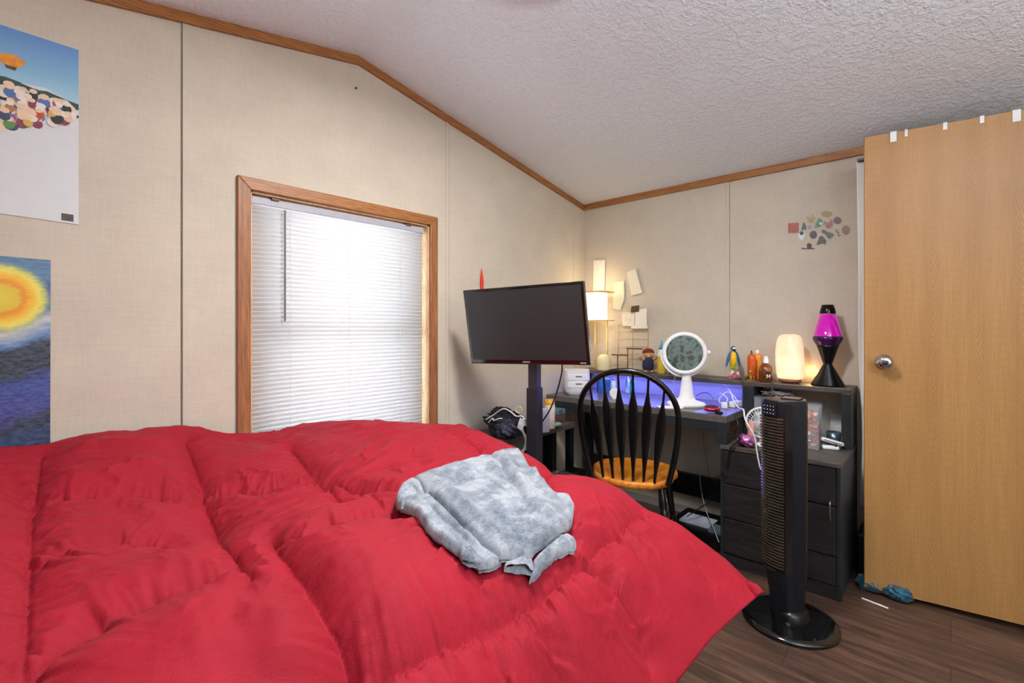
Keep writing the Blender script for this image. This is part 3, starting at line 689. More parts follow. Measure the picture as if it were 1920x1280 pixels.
po2 = part('poster', po2, M_paint); po2.data.transform(Matrix.Translation((-(x1-.165), -YB, -(zt-.62)))); po2.location = (x1-.165, YB, zt-.62)
po2['label'] = 'lower painted poster with a yellow disc over dark blue bands'; po2['category'] = 'poster'
# small things on the window wall
p = wall_pt(667.5, 165); tag(part('nail', MB().lathe([(.004, 0), (.004, .006), (.0015, .0065)], (p.x, YB, p.z), 10, axis=(0, -1, 0)), M_black), 'small dark nail head in the wall under the ridge', 'nail')
p0 = wall_pt(903, 502, .012); p1 = wall_pt(905, 560, .012)
g = MB().tube([p0, p0.lerp(p1, .3), p0.lerp(p1, .5), p1], [.0008, .011, .014, .006], 10, flat=.35)
tag(part('feather_dart', g, pm('red_plastic', '#E2321E', .4)), 'thin red pointed ornament on the wall above the television', 'ornament')

# ------------------------------------------------------------------ door, open against the desk wall
A = Vector((2.656, .287, 0)); dv = Vector((.1616, -.9869, 0)); nv = Vector((-.9869, -.1616, 0))   # dv along the leaf, nv towards the room
DW, DT, DZ0, DZ1 = .76, .035, .028, 2.056
dr = thing('door_1', 'open oak veneer door with chrome knob', 'door', A); dr['kind'] = 'structure'
q = [A, A+dv*DW, A+dv*DW-nv*DT, A-nv*DT]
dm = MB().prism([(a.x, a.y) for a in q], DZ0, DZ1)
part('door_leaf', dm, M_door, dr, .002)
kp = None
r = ray(1657); # knob: intersect the leaf plane
k_ = (A.x*dv.y-A.y*dv.x)/(r[0]*dv.y-r[1]*dv.x); kp = Vector((k_*r[0], k_*r[1], CAMZ+k_*(613-678)/FPX))
part('door_handle', MB().lathe([(.001, 0), (.033, 0), (.033, .006), (.014, .010), (.012, .030), (.022, .038), (.0285, .050), (.0265, .062), (.016, .068), (.001, .068)], kp, 32, axis=nv), M_chrome, dr)
ko = part('keyhole', MB().lathe([(.001, .0682), (.010, .0682), (.010, .070), (.001, .070)], kp, 16, axis=nv), M_grey_metal, dr)
hooks = [(1675, 248, 266, .011, 'wide white hook over the door top, nearest its free edge'), (1699, 246, 256, .005, 'thin white hook over the door top, beside the first wide one'),
         (1772, 233, 243, .007, 'short white hook over the middle of the door top'), (1841, 219, 231, .007, 'short white hook between the middle and the last wide hook'),
         (1906, 206, 228, .012, 'wide white hook over the door top, beside the picture edge')]
for px_, ya, yb, w_, lb in hooks:
    r = ray(px_); k_ = (A.x*dv.y-A.y*dv.x)/(r[0]*dv.y-r[1]*dv.x); p = Vector((k_*r[0], k_*r[1], 0)); zb_ = CAMZ+k_*(613-yb)/FPX
    g = MB(); e_ = .0015
    def strip(n0, n1, z0_, z1_):
        c4 = [p-dv*w_+nv*n0, p+dv*w_+nv*n0, p+dv*w_+nv*n1, p-dv*w_+nv*n1]
        g.prism([(a.x, a.y) for a in c4], z0_, z1_)
    strip(.0005, .0035, zb_, DZ1+.004); strip(-DT-.004, .0035, DZ1+.001, DZ1+.004); strip(-DT-.004, -DT-.001, DZ1-.05, DZ1+.004)
    o = part('door_hook', g, M_white, None, .0008); tag(o, lb, 'hook', 'hooks over the door top')
# white cloth hanging on the wall behind the door
cx0 = at(1606, 600, x=2.90); m, N, L, b = newmat('white_cloth'); b.inputs['Base Color'].default_value = (.88, .88, .87, 1); b.inputs['Roughness'].default_value = .9
tc = N.new('ShaderNodeTexCoord'); bp = N.new('ShaderNodeBump'); bp.inputs['Strength'].default_value = .3; L.new(noise(N, L, tc.outputs['Object'], 30), bp.inputs['Height']); L.new(bp.outputs[0], b.inputs['Normal']); M_cloth = m
yy0 = cx0.y; ztop = at(1608, 303, x=2.90).z; zbot = at(1613, 950, x=2.90).z
Yc, Zc = np.meshgrid(np.linspace(yy0-.28, yy0, 60), np.linspace(zbot, ztop, 60), indexing='ij')
k_ = (ztop-Zc)/(ztop-zbot)
Xc = 2.905+.014*np.sin(Yc*75+Zc*2)*(.4+k_*.8)+.006*np.sin(Yc*31+5*Zc)
Yc2 = Yc-.018*k_*(Yc-yy0+.28)/.28+.006*np.sin(Zc*7)*k_
o = link('white_curtain', grid_mesh('white_curtain', Xc, Yc2, Zc), M_cloth); sd = o.modifiers.new('thickness', 'SOLIDIFY'); sd.thickness = .004
tag(o, 'narrow white cloth hanging on the wall behind the oak door', 'curtain')
g = MB().box(2.885, 3.009, yy0-.30, yy0-.004, ztop-.002, ztop+.010)
tag(part('curtain_rail', g, M_grey_metal, None, .002), 'thin grey rail holding the white cloth behind the door', 'rail')
tag(part('storage_box', MB().box(2.80, 2.995, .02, .335, 0, .21), M_black, None, .01), 'black box on the floor between cabinet and open door', 'box')
# teal cloth on the floor under the door
def lump(name, c, rx, ry, rz, mat, seed=0, amp=.35, rings=26, seg=40, fr=3.2):
    v = []; f = []
    for i in range(rings+1):
        for j in range(seg):
            t = math.pi*i/rings; a = 2*math.pi*j/seg
            d_ = Vector((math.sin(t)*math.cos(a), math.sin(t)*math.sin(a), math.cos(t)))
            n_ = float(fbm(np.array([d_.x*fr+seed*3.1+d_.z*2.3+20]), np.array([d_.y*fr+seed*1.7-d_.z*2.9+20]), 4)[0])
            s_ = 1+amp*(abs(n_-.46)*5-.45)
            v.append((c[0]+d_.x*rx*s_, c[1]+d_.y*ry*s_, c[2]+max(-.98*rz, d_.z*rz*s_)))
    for i in range(rings):
        for j in range(seg): f.append((i*seg+j, (i+1)*seg+j, (i+1)*seg+(j+1) % seg, i*seg+(j+1) % seg))
    return MB().add(v, f, True)
p = at(1655, 1122, z=0); M_teal = pm('teal_satin', '#0A5068', .35, var=.6, vs_=14, sheen=.3)
q = p+Vector((.045, -.004, .024))
tm = MB()
for dx3, dy3, sd3 in ((.0, .05, 3), (-.01, -.045, 5), (.02, .0, 9)):
    l_ = lump('teal', q+Vector((dx3, dy3, .010)), .042, .052, .033, M_teal, sd3, .3); tm.add(l_.v, l_.f, True)
tc_ = tag(part('teal_cloth', tm, M_teal), 'crumpled teal satin cloth lying on the floor under the door', 'cloth')
a1, a2 = at(1616, 1121, z=.004), at(1665, 1140, z=.004)
tag(part('paper_strip', MB().tube([a1, a2], .0035, 6, flat=1.6), M_paper), 'thin white strip lying on the floor before the teal cloth', 'strip')

# ------------------------------------------------------------------ desk unit
DX = 2.49
dk = thing('desk', 'dark desk with raised hutch shelf along the wall', 'desk', (2.75, 1.15, 0))
part('desktop', MB().box(DX, 3.0, .832, 1.99, .713, .75), pm('desktop_print', '#5A5652', .35, var=.12, vs_=12, stretch=(1, 8, 1)), dk, .003)
part('front_apron', MB().box(DX+.004, DX+.024, .87, 1.99, .668, .713), M_slate, dk, .002)
part('leg', MB().box(DX+.002, DX+.05, .832, .88, .6055, .713), M_slate, dk, .003)
part('leg', MB().box(DX+.002, DX+.05, 1.94, 1.99, 0, .713), M_slate, dk, .003)
part('leg', MB().box(2.94, 2.99, 1.94, 1.99, 0, .713), M_slate, dk, .003)
part('back_stretcher', MB().box(2.955, 2.985, .862, 1.94, .14, .275), M_black, dk, .003)
HX, HZ = 2.80, .90
part('hutch_shelf', MB().box(HX, 3.0, .352, 1.985, HZ-.024, HZ), M_black_top, dk, .003)
part('hutch_panel', MB().box(HX+.001, 2.998, .354, .394, .6055, HZ-.024), M_slate, dk, .003)
part('hutch_panel', MB().box(HX+.001, 2.998, .79, .85, .6055, HZ-.024), M_slate, dk, .003)
part('hutch_panel', MB().box(HX+.001, 2.998, 1.955, 1.985, .75, HZ-.024), M_slate, dk, .003)
part('back_panel', MB().box(2.985, 3.0, .85, 1.955, .75, HZ-.024), pm('pale_back_panel', '#B9B4AE', .6, var=.04), dk)
M_led = pm('led_strip', '#8890FF', .4, var=.01, emis=(.18, .2, 1.0), es=14)
ls = part('led_strip', MB().box(2.965, 2.972, .88, 1.93, HZ-.0275, HZ-.0245), M_led, dk)
lamp('led_light', 'AREA', (2.93, 1.40, HZ-.032), 3.2, (.16, .18, 1.0), (0, math.radians(25), 0), .03, 1.04)

# cabinet under the lower top
cb = thing('cabinet', 'black oak cabinet with drawers under the hutch', 'cabinet', (2.745, .606, 0))
CY0, CY1 = .352, .86
part('body', MB().box(DX+.012, 2.99, CY0+.016, CY1-.016, .03, .582), M_black_lam, cb)
part('side_panel', MB().box(DX, 2.99, CY0, CY0+.016, 0, .582), M_slate, cb, .002)
part('side_panel', MB().box(DX, 2.99, CY1-.016, CY1, 0, .582), M_slate, cb, .002)
part('cabinet_top', MB().box(DX-.004, 2.99, CY0-.001, CY1+.001, .582, .605), M_black_top, cb, .003)
part('plinth', MB().box(DX+.004, DX+.012, CY0+.016, CY1-.016, 0, .06), M_black_lam, cb)
ym = .615
for y0_, y1_, z0_, z1_ in ((ym+.004, CY1-.018, .415, .577), (ym+.004, CY1-.018, .242, .409), (ym+.004, CY1-.018, .066, .236)):
    part('drawer', MB().box(DX-.003, DX+.013, y0_, y1_, z0_, z1_), M_black_lam, cb, .002)
d1 = part('drawer', MB().box(DX-.003, DX+.013, CY0+.018, ym-.004, .415, .577), M_black_lam, cb, .002)
d2 = part('cabinet_door', MB().box(DX-.003, DX+.013, CY0+.018, ym-.004, .195, .409), M_black_lam, cb, .002)
d3 = part('drawer', MB().box(DX-.003, DX+.013, CY0+.018, ym-.004, .066, .189), M_black_lam, cb, .002)
h0, h1 = at(1556, 940, x=DX-.016), at(1557, 979, x=DX-.016)
part('handle', MB().tube([(DX-.002, h0.y, h0.z), (DX-.018, h0.y, h0.z-.008), (DX-.020, h0.y, (h0.z+h1.z)/2), (DX-.018, h1.y, h1.z+.008), (DX-.002, h1.y, h1.z)], .003, 8, smooth_path=4), M_chrome, d2)

# low table along the window wall
lt = thing('side_table', 'low dark corner table along the wall beside the desk', 'table', (2.1, 1.89, 0))
part('tabletop', MB().box(1.60, 2.475, 1.745, 2.02, .565, .60), M_black_top, lt, .003)
for x_, y_ in ((1.63, 1.77), (1.63, 1.99), (2.45, 1.77), (2.45, 1.99)):
    part('leg', MB().box(x_-.02, x_+.02, y_-.02, y_+.02, 0, .565), M_black, lt, .002)
part('lower_shelf', MB().box(1.62, 2.46, 1.76, 2.01, .22, .24), M_black, lt, .002)
part('side_board', MB().box(2.115, 2.15, 1.752, 1.99, .24, .565), pm('pale_green_board', '#8FA59A', .6, var=.1), lt, .002, 'pale green upright board')
part('back_board', MB().box(2.15, 2.44, 2.0, 2.012, .24, .565), M_black, lt)

# ------------------------------------------------------------------ television on a stand
pose_c = Vector((1.69421531, 1.49754707, 1.20692976)); yaw, pit, rol = 3.36614054, -.15995035, .02722309
n0 = Vector((math.cos(yaw), math.sin(yaw), 0)); s0 = Vector((-n0.y, n0.x, 0)); u0 = Vector((0, 0, 1))
n2_ = n0*math.cos(pit)+u0*math.sin(pit); u2_ = u0*math.cos(pit)-n0*math.sin(pit)
s3 = s0*math.cos(rol)+u2_*math.sin(rol); u3 = u2_*math.cos(rol)-s0*math.sin(rol)
TVM = Matrix((s3, u3, n2_)).transposed().to_4x4(); TVM.translation = pose_c      # local x right, y up, z towards the viewer
WT, HT = .645, .645*.5625+.012
tv = thing('television', 'flat black television tilted down on a pole stand', 'television', pose_c)
part('bezel', MB(TVM).box(-WT/2, WT/2, -HT/2, HT/2, -.028, -.002), M_black_gloss, tv, .004)
part('screen', MB(TVM).box(-WT/2+.013, WT/2-.013, -HT/2+.020, HT/2-.013, -.0025, -.0005), M_screen, tv)
part('back_shell', MB(TVM).box(-WT/2+.08, WT/2-.08, -HT/2+.05, HT/2-.06, -.055, -.028), M_black, tv, .012)
part('bezel_rim', MB(TVM).tube([(-WT/2, -HT/2, -.004), (WT/2, -HT/2, -.004), (WT/2, HT/2, -.004), (-WT/2, HT/2, -.004)], .0022, 6, True), pm('bezel_edge', '#3A3028', .2, var=.3), tv)
cu = bpy.data.curves.new('maker_mark', 'FONT'); 
g = MB(TVM)
for k in range(7): g.box(-.020+k*.006, -.0165+k*.006, -HT/2+.007, -HT/2+.013, -.0019, -.0012)
g.box(WT/2-.045, WT/2-.03, -HT/2+.006, -HT/2+.010, -.0019, -.0012); g.box(WT/2-.027, WT/2-.018, -HT/2+.006, -HT/2+.010, -.0019, -.0012)
part('maker_mark', g, pm('pale_print', '#B8BCC0', .4), tv)
bpy.data.curves.remove(cu)
pp = Vector((1.815, 1.524, 0)); PW = .026
ts = thing('television_stand', 'black pole stand holding the television behind the bed foot', 'stand', pp)
part('base', MB().box(pp.x-.24, pp.x+.16, pp.y-.2, pp.y+.2, .0, .022), M_black, ts, .006)
rz_ = Matrix.Rotation(yaw, 3, 'Z')
zj = CAMZ-(728-613)/FPX*2.33
part('lower_pole', MB().obox((pp.x, pp.y, (zj+.022)/2), (.062, .062, zj-.022), rz_), pm('dark_grey_pole', '#2C2D33', .4, .3, var=.1), ts, .004)
part('upper_pole', MB().obox((pp.x, pp.y, (zj+1.26)/2), (.050, .050, 1.26-zj), rz_), pm('slate_grey_pole', '#4C4E56', .38, .4, var=.1), ts, .004)
part('mount_plate', MB(TVM).box(-.10, .10, -.09, .09, -.064, -.0556), M_grey_metal, ts, .002)
part('mount_arm', MB(TVM).box(-.03, .03, -.04, .04, -.105, -.064), M_black, ts, .002)
tag(part('television_cable', MB().tube([at(1054, 680, x=2.0), at(1053, 700, x=2.0), at(1044, 735, x=1.98), at(1030, 770, x=1.94), at(1010, 800, x=1.9), Vector((1.93, 1.62, .62))], .004, 6, smooth_path=6), M_cable_b),
    'black cable hanging below the television beside its pole', 'cable')

# ------------------------------------------------------------------ windsor chair
CC = Vector((2.278, 1.228, 0)); CR = Matrix.Translation(CC) @ Matrix.Rotation(math.radians(20), 4, 'Z')
ch = thing('windsor_chair', 'black arrow-back windsor chair with an orange wooden seat', 'chair', CC)
SZ = .452
def seat_r(a):   # outline: rounder rear, flared shoulders, wide front
    x_ = math.cos(a); y_ = math.sin(a)
    return Vector((x_*(.225 if x_ > 0 else .235), y_*(.225+.018*math.cos(2*a)+(.012 if x_ > 0 else 0)*abs(y_)), 0))
secs = []
for r_, z_ in ((.90, SZ-.040), (.97, SZ-.034), (1.0, SZ-.020), (.995, SZ-.006), (.975, SZ), (.90, SZ-.001), (.7, SZ-.008), (.4, SZ-.013), (.05, SZ-.013)):
    secs.append([Vector((seat_r(a).x*r_, seat_r(a).y*r_, z_)) for a in np.linspace(0, 2*math.pi, 65)[:-1]])
part('seat', MB(CR).loft(secs), M_seat, ch)
def back_x(z, y):
    z = max(z, SZ)
    return -.165-.035*(1-(y/.24)**2)*(1-.6*(z-SZ)/.54)-.10*((z-SZ)/.54)**1.1
hoop = []
for t in np.linspace(0, 1, 6)[:-1]: y_ = .185+.050*math.sin(t*math.pi/2); z_ = SZ-.01+t*.33; hoop.append((y_, z_))
for a in np.linspace(0, math.pi, 25): hoop.append((.2355*math.cos(a), .772+.222*math.sin(a)))
hoop += [(-y_, z_) for y_, z_ in reversed(hoop[:5])]
part('bow', MB(CR).tube([(back_x(z_, y_), y_, z_) for y_, z_ in hoop], .0140, 12), M_black_paint, ch)
prof = [(0, .0055), (.15, .006), (.22, .012), (.30, .021), (.36, .0225), (.55, .021), (.72, .015), (.88, .008), (1, .0065)]
for k in range(6):
    yt = (k-2.5)*.0705; yb = (k-2.5)*.049
    zt_ = .772+.222*math.sqrt(max(0, 1-(yt/.2355)**2))-.004
    secs = []
    for t, w_ in [(a, float(np.interp(a, [p_[0] for p_ in prof], [p_[1] for p_ in prof]))) for a in np.linspace(0, 1, 28)]:
        y_ = yt+(yb-yt)*t; z_ = zt_+(SZ-.008-zt_)*t; x_ = back_x(z_, y_)
        th_ = .0055 if .2 < t < .85 else .0055
        secs.append([Vector((x_+th_*math.cos(q_), y_+w_*math.sin(q_), z_)) for q_ in np.linspace(0, 2*math.pi, 13)[:-1]])
    part('spindle', MB(CR).loft(secs), M_black_paint, ch)
def leg_path(sx, sy):
    a = Vector((sx*.14, sy*.15, SZ-.04)); b2 = Vector((sx*.20-(.03 if sx < 0 else 0), sy*.205, 0)); return a, b2
for sx in (-1, 1):
    for sy in (-1, 1):
        a, b2 = leg_path(sx, sy); ts_ = [0, .1, .2, .24, .26, .30, .5, .7, .74, .78, .95, 1]; rr = [.013, .017, .020, .014, .019, .018, .016, .018, .013, .017, .012, .011]
        part('leg', MB(CR).tube([a.lerp(b2, t) for t in ts_], rr, 12), M_black_paint, ch)
for sy in (-1, 1):
    a = leg_path(1, sy); b2 = leg_path(-1, sy)
    part('stretcher', MB(CR).tube([a[0].lerp(a[1], .55), b2[0].lerp(b2[1], .55)], .010, 10), M_black_paint, ch)
mid = [(leg_path(1, sy)[0].lerp(leg_path(1, sy)[1], .55)+leg_path(-1, sy)[0].lerp(leg_path(-1, sy)[1], .55))/2 for sy in (-1, 1)]
part('stretcher', MB(CR).tube(mid, .010, 10), M_black_paint, ch)

# ------------------------------------------------------------------ tower fan
FB = Vector((2.19, .484, 0))
tf = thing('tower_fan', 'tall black tower fan standing on a round glossy base', 'fan', FB)
part('base', MB().lathe([(.001, 0), (.168, 0), (.176, .006), (.174, .014), (.150, .020), (.09, .024), (.05, .032), (.001, .032)], FB, 64), M_black_gloss, tf)
part('base_collar', MB().lathe([(.075, .024), (.070, .05), (.055, .066), (.001, .066)], FB+Vector((.005, -.01, 0)), 32, 1, .8), M_black, tf)
# cross-section in camera-facing directions
e1 = Vector((-math.cos(math.radians(12.5)), -math.sin(math.radians(12.5)), 0))      # towards the camera
e2 = Vector((-e1.y, e1.x, 0))*-1                                                     # to the viewer's left
def fp(l, t): return FB+e2*l+e1*t
# outline (viewer left l, toward viewer t)
def fan_out(s_=1, dl=0):
    return [fp(a*s_+dl+.016, b_*s_) for a, b_ in ((.082, -.005), (.072, .028), (.050, .052), (.020, .068), (-.004, .074), (-.030, .066), (-.078, .030), (-.084, .012), (-.082, -.05), (-.04, -.075), (.03, -.07), (.075, -.045))]
zt_f = .905
secs = [[Vector((q_.x, q_.y, z_)) for q_ in fan_out(s_, dl)] for z_, s_, dl in ((.03, .74, -.008), (.12, .78, -.006), (.18, .88, -.002), (.215, .93, 0), (.6, .96, 0), (zt_f-.02, 1.0, .004), (zt_f-.004, .99, .004), (zt_f, .94, .004))]
part('housing', MB().loft(secs, smooth=False), M_fan_blue, tf, .004)
# black front chamfer
def strip_face(i, j, s0_, s1_, z0_, z1_, off, dl0=0, dl1=0):
    a0, b0 = fan_out(s0_, dl0)[i], fan_out(s0_, dl0)[j]; a1_, b1 = fan_out(s1_, dl1)[i], fan_out(s1_, dl1)[j]
    nn = (b0-a0).cross(Vector((0, 0, 1))); nn.normalize()
    if nn.dot(e1) < 0: nn = -nn
    A0, B0, A1, B1 = [Vector((q_.x, q_.y, z_)) for q_, z_ in ((a0, z0_), (b0, z0_), (a1_, z1_), (b1, z1_))]
    return [A0+nn*.0, B0+nn*.0, B1+nn*.0, A1+nn*.0], nn
for (i, j, th_) in ((4, 5, .003), (5, 6, .003)):
    pts, nn = strip_face(i, j, .93, 1.0, .215, zt_f-.012, 0, 0, .004)
    if i == 4: part('front_strip', MB().plate(pts, nn, .0025), M_black_gloss, tf)
# louvred grille on the viewer-left face
gr = MB(); zz0, zz1 = .235, .83; ns = 50
for k in range(ns):
    z_ = zz0+(zz1-zz0)*k/(ns-1); s_ = .935+(z_-.21)/.69*.06; dl = .004*(z_-.21)/.69
    o_ = fan_out(s_*1.0, dl); row = []
    path = [o_[0], o_[1], o_[2], o_[3], o_[4].lerp(o_[3], .15)]
    vin = []; 
    for q_ in path:
        out_ = (q_-FB); out_.z = 0; out_.normalize()
        vin.append((q_+out_*.001, q_+out_*.0065))
    for a_, b_ in zip(vin[:-1], vin[1:]):
        for zz3 in (0,):
            P = [Vector((a_[0].x, a_[0].y, z_)), Vector((a_[1].x, a_[1].y, z_-.0015)), Vector((b_[1].x, b_[1].y, z_-.0015)), Vector((b_[0].x, b_[0].y, z_))]
            Q = [p_+Vector((0, 0, .0042)) for p_ in P]
            gr.add(P+Q, [(0, 3, 2, 1), (4, 5, 6, 7), (1, 2, 6, 5)])
part('grille', gr, pm('grille_brown_reflection', '#6B6050', .25, .7, var=.2), tf)  # dark slats with their golden-brown reflection put into the colour
o_ = fan_out(.99, .004); a_, b_ = o_[1].lerp(o_[2], .1), o_[3]
nn = (b_-a_).cross(Vector((0, 0, 1))).normalized(); nn = nn if nn.dot(e1) > 0 else -nn
cp_ = [Vector((q_.x, q_.y, z_)) for q_, z_ in ((a_, .842), (b_, .842), (b_, .893), (a_, .893))]
cp_ = [p_+nn*.003 for p_ in cp_]
pn = part('control_panel', MB().plate(cp_, nn, .007), pm('panel_navy', '#10131F', .3, var=.1), tf, .001)
g = MB()
for r_ in range(3):
    for c_2 in range(4):
        p_ = cp_[0].lerp(cp_[1], .15+.22*c_2).lerp(cp_[3].lerp(cp_[2], .15+.22*c_2), .2+.28*r_)+nn*.0072
        g.lathe([(.0022, 0), (.0022, .0008), (.001, .001)], p_, 8, axis=nn)
part('buttons', g, pm('button_print', '#C9D4E4', .4), pn, kind='stuff')
lg = MB()
for k in range(8):
    p_ = cp_[0].lerp(cp_[1], .1+.1*k); lg.obox((p_.x, p_.y, .222), (.003, .003, .005))
part('maker_mark', lg, M_grey_metal, tf)
o2 = fan_out(1, .004)
part('carry_handle', MB().box(FB.x-.01, FB.x+.05, FB.y-.04, FB.y+.03, zt_f-.003, zt_f+.006), M_black, tf, .003)
tag(part('fan_cable', MB().tube([(2.31, .63, .006), (2.33, .70, .006), (2.36, .80, .006), (2.44, .93, .006), (2.6, 1.0, .006)], .0035, 6, smooth_path=5), M_cable_b), 'black cable on the floor behind the tower fan', 'cable')

# ------------------------------------------------------------------ clutter helpers
def cf(loc): # frame whose x runs to the viewer's right, y away from the viewer, z up
    return Matrix(((RT[0], FW[0], 0, loc[0]), (RT[1], FW[1], 0, loc[1]), (0, 0, 1, loc[2]), (0, 0, 0, 1)))
def dep(p): return p[0]*FW[0]+p[1]*FW[1]
def on(px, x, z):
    r = ray(px); return Vector((x, x/r[0]*r[1], z+.0004))
def mppx(p): return dep(p)/FPX

# ---- plush doll
p = on(1215, 2.90, HZ); u1 = mppx(p); F_ = cf(p)
d_ = thing('plush_doll', 'small plush doll with brown hair and dark blue overalls on the hutch', 'plush doll', p)
M_fur = pm('tan_plush', '#B98C60', .95, var=.2, vs_=200, bump=.5, bs=300, sheen=.4)
body = MB(F_); body.ball((0, 0, .070), .030, 1.05, .8, 1.2)
part('body', body, M_fur, d_)
part('head', MB(F_).ball((.002, -.004, .118), .031, 1.12, .9, .85), M_fur, d_)
part('hair', MB(F_).ball((.003, .004, .134), .033, 1.18, .95, .80), pm('brown_plush_hair', '#6E2F12', .95, var=.35, vs_=160, bump=.8, bs=200), d_)
part('muzzle', MB(F_).ball((.002, -.030, .112), .011, 1.3, .6, .8), pm('pale_plush', '#D9B48A', .95), d_)
part('nose', MB(F_).ball((.004, -.038, .116), .004, 1.2, .8, .8), M_black, d_)
part('overalls', MB(F_).lathe([(.028, .022), (.036, .035), (.034, .075), (.028, .092), (.020, .096)], (0, 0, 0), 20, 1.05, .85), pm('navy_denim', '#232A4A', .8, var=.2, vs_=80), d_)
for sx in (-1, 1):
    part('arm', MB(F_).tube([(sx*.026, 0, .085), (sx*.042, -.004, .094), (sx*.056, -.006, .108)], [.012, .012, .013], 10), M_fur, d_)
    part('leg', MB(F_).tube([(sx*.015, 0, .045), (sx*.020, -.002, .020), (sx*.022, -.006, .010)], [.016, .016, .014], 10), pm('navy_trousers', '#1B1D2C', .8), d_)
    part('foot', MB(F_).ball((sx*.022, -.012, .009), .015, 1, 1.2, .6), M_fur, d_)

# ---- bottles on the hutch
def bottle(name, label, px, x, z, prof, mat, cap=None, capm=None, extra=None, seg=28, group=None):
    p = on(px, x, z); t = thing(name, label, 'bottle', p, group)
    part('bottle_body', MB().lathe(prof, p, seg), mat, t)
    if cap: part('cap', MB().lathe(cap, p, 20), capm, t)
    if extra: extra(t, p)
    return t
def serum(t, p):
    part('liquid_level', MB().lathe([(.0252, .003), (.0256, .006), (.0256, .112), (.022, .118)], p, 24), pm('yellow_liquid', '#D6B63C', .25, var=.15), t)
bottle('spray_bottle', 'tall clear bottle of yellow liquid with a teal nozzle beside the plush doll', 1240, 2.91, HZ,
       [(.001, 0), (.024, 0), (.025, .005), (.025, .120), (.020, .140), (.013, .152), (.013, .160)], pm('milky_plastic', '#E4E6DE', .3, var=.03),
       [(.001, .215), (.004, .214), (.0045, .195), (.011, .178), (.015, .174), (.015, .156), (.001, .156)], pm('teal_plastic', '#1E9BB4', .35), serum)
bottle('lotion_bottle', 'orange flat-shouldered bottle standing behind small gold ornament', 1409, 2.885, HZ,
       [(.001, 0), (.019, 0), (.021, .004), (.021, .128), (.017, .142), (.008, .146)], pm('orange_plastic', '#C9541F', .3, var=.15, vs_=50),
       [(.006, .144), (.006, .156), (.003, .158), (.003, .168), (.001, .168)], pm('dark_gold_cap', '#4C4420', .3, .5))
bottle('lotion_bottle', 'amber orange bottle with white cap pressed against its orange neighbour', 1420, 2.945, HZ,
       [(.001, 0), (.020, 0), (.022, .004), (.022, .130), (.017, .146), (.009, .150)], pm('amber_orange_plastic', '#D98A35', .3, var=.15, vs_=50),
       [(.009, .148), (.009, .168), (.001, .170)], M_white)
def amber(t, p):
    F2 = cf(p); g = MB(F2)
    part('label_panel', MB(F2).obox((-.006, -.0352, .036), (.026, .0018, .044)), pm('dark_label', '#20140F', .5), t)
    # the letter M in white strokes
    for a_, b_ in (((-.014, .022), (-.014, .044)), ((-.014, .044), (-.006, .030)), ((-.006, .030), (.002, .044)), ((.002, .044), (.002, .022))):
        g.tube([(a_[0], -.0366, a_[1]), (b_[0], -.0366, b_[1])], .0018, 6)
    part('letter_m', g, pm('cream_print', '#E8E6DA', .5), t)
bottle('pump_bottle', 'round amber glass bottle with a white pump cap marked M', 1436, 2.86, HZ,
       [(.001, 0), (.030, 0), (.034, .006), (.035, .060), (.031, .080), (.020, .094), (.012, .100), (.012, .104)], pm('amber_glass', '#6A3410', .12, var=.25, vs_=25, coat=.5),
       [(.013, .102), (.013, .122), (.010, .124), (.009, .140), (.001, .141)], M_white, amber)
# gold ornament with three small candles
p = on(1407, 2.855, HZ); t = thing('gold_ornament', 'small gold figurine group in front of the orange bottle', 'ornament', p); F_ = cf(p)
part('base', MB(F_).obox((0, 0, .003), (.050, .022, .006)), M_gold, t, .001)
part('figure', MB(F_).lathe([(.009, .006), (.011, .020), (.006, .036), (.009, .046), (.007, .056), (.001, .060)], (0, 0, 0), 16), M_gold, t)
for sx, c3 in ((-.019, '#6B2A14'), (.019, '#8A4A18')):
    part('figure', MB(F_).lathe([(.007, .006), (.008, .018), (.005, .026), (.001, .030)], (sx, 0, 0), 12), pm('amber_figure', c3, .3, .3), t)

# ---- parrot figurine on flowers
p = on(1375, 2.87, HZ); u1 = mppx(p); F_ = cf(p)
t = thing('parrot_figurine', 'blue and yellow parrot figurine perched over pink flowers', 'figurine', p)
M_blue = pm('parrot_blue', '#1C5F8C', .4, var=.25, vs_=90); M_yel = pm('parrot_yellow', '#E2B31C', .4, var=.12)
part('body', MB(F_).lathe([(.001, .066), (.012, .075), (.019, .100), (.018, .135), (.012, .156), (.001, .165)], (0, 0, 0), 20, 1, .8), M_yel, t)
part('head', MB(F_).ball((0, 0, .176), .0145, 1, .95, 1.05), M_blue, t)
part('face_patch', MB(F_).ball((0, -.006, .177), .0115, .95, .9, .75), pm('parrot_white', '#E6E2DC', .5), t)
part('beak', MB(F_).lathe([(.0065, 0), (.005, .010), (.001, .016)], (0, -.014, .172), 12, axis=(0, -.35, -1)), M_black, t)
for sx in (-1, 1):
    part('wing', MB(F_).loft([[Vector((sx*(xc+wd_*math.cos(a)), .002+.006*math.sin(a), z_)) for a in np.linspace(0, 2*math.pi, 13)[:-1]] for xc, wd_, z_ in
         ((.012, .004, .162), (.020, .009, .145), (.027, .010, .120), (.034, .007, .095), (.040, .003, .072))]), M_blue, t)
part('tail', MB(F_).tube([(0, .004, .08), (.006, .010, .045), (.012, .014, .02)], [.008, .006, .003], 8), M_blue, t)
lf = MB(F_)
for a in np.linspace(0, 2*math.pi, 9)[:-1]:
    lf.tube([(0, 0, .055), (.014*math.cos(a), .010*math.sin(a), .068), (.028*math.cos(a), .016*math.sin(a), .058)], [.003, .006, .001], 6, flat=.5)
lf.tube([(0, 0, 0), (0, 0, .07)], .005, 8)
part('leaves', lf, pm('lime_leaves', '#7FAE2A', .5, var=.3), t)
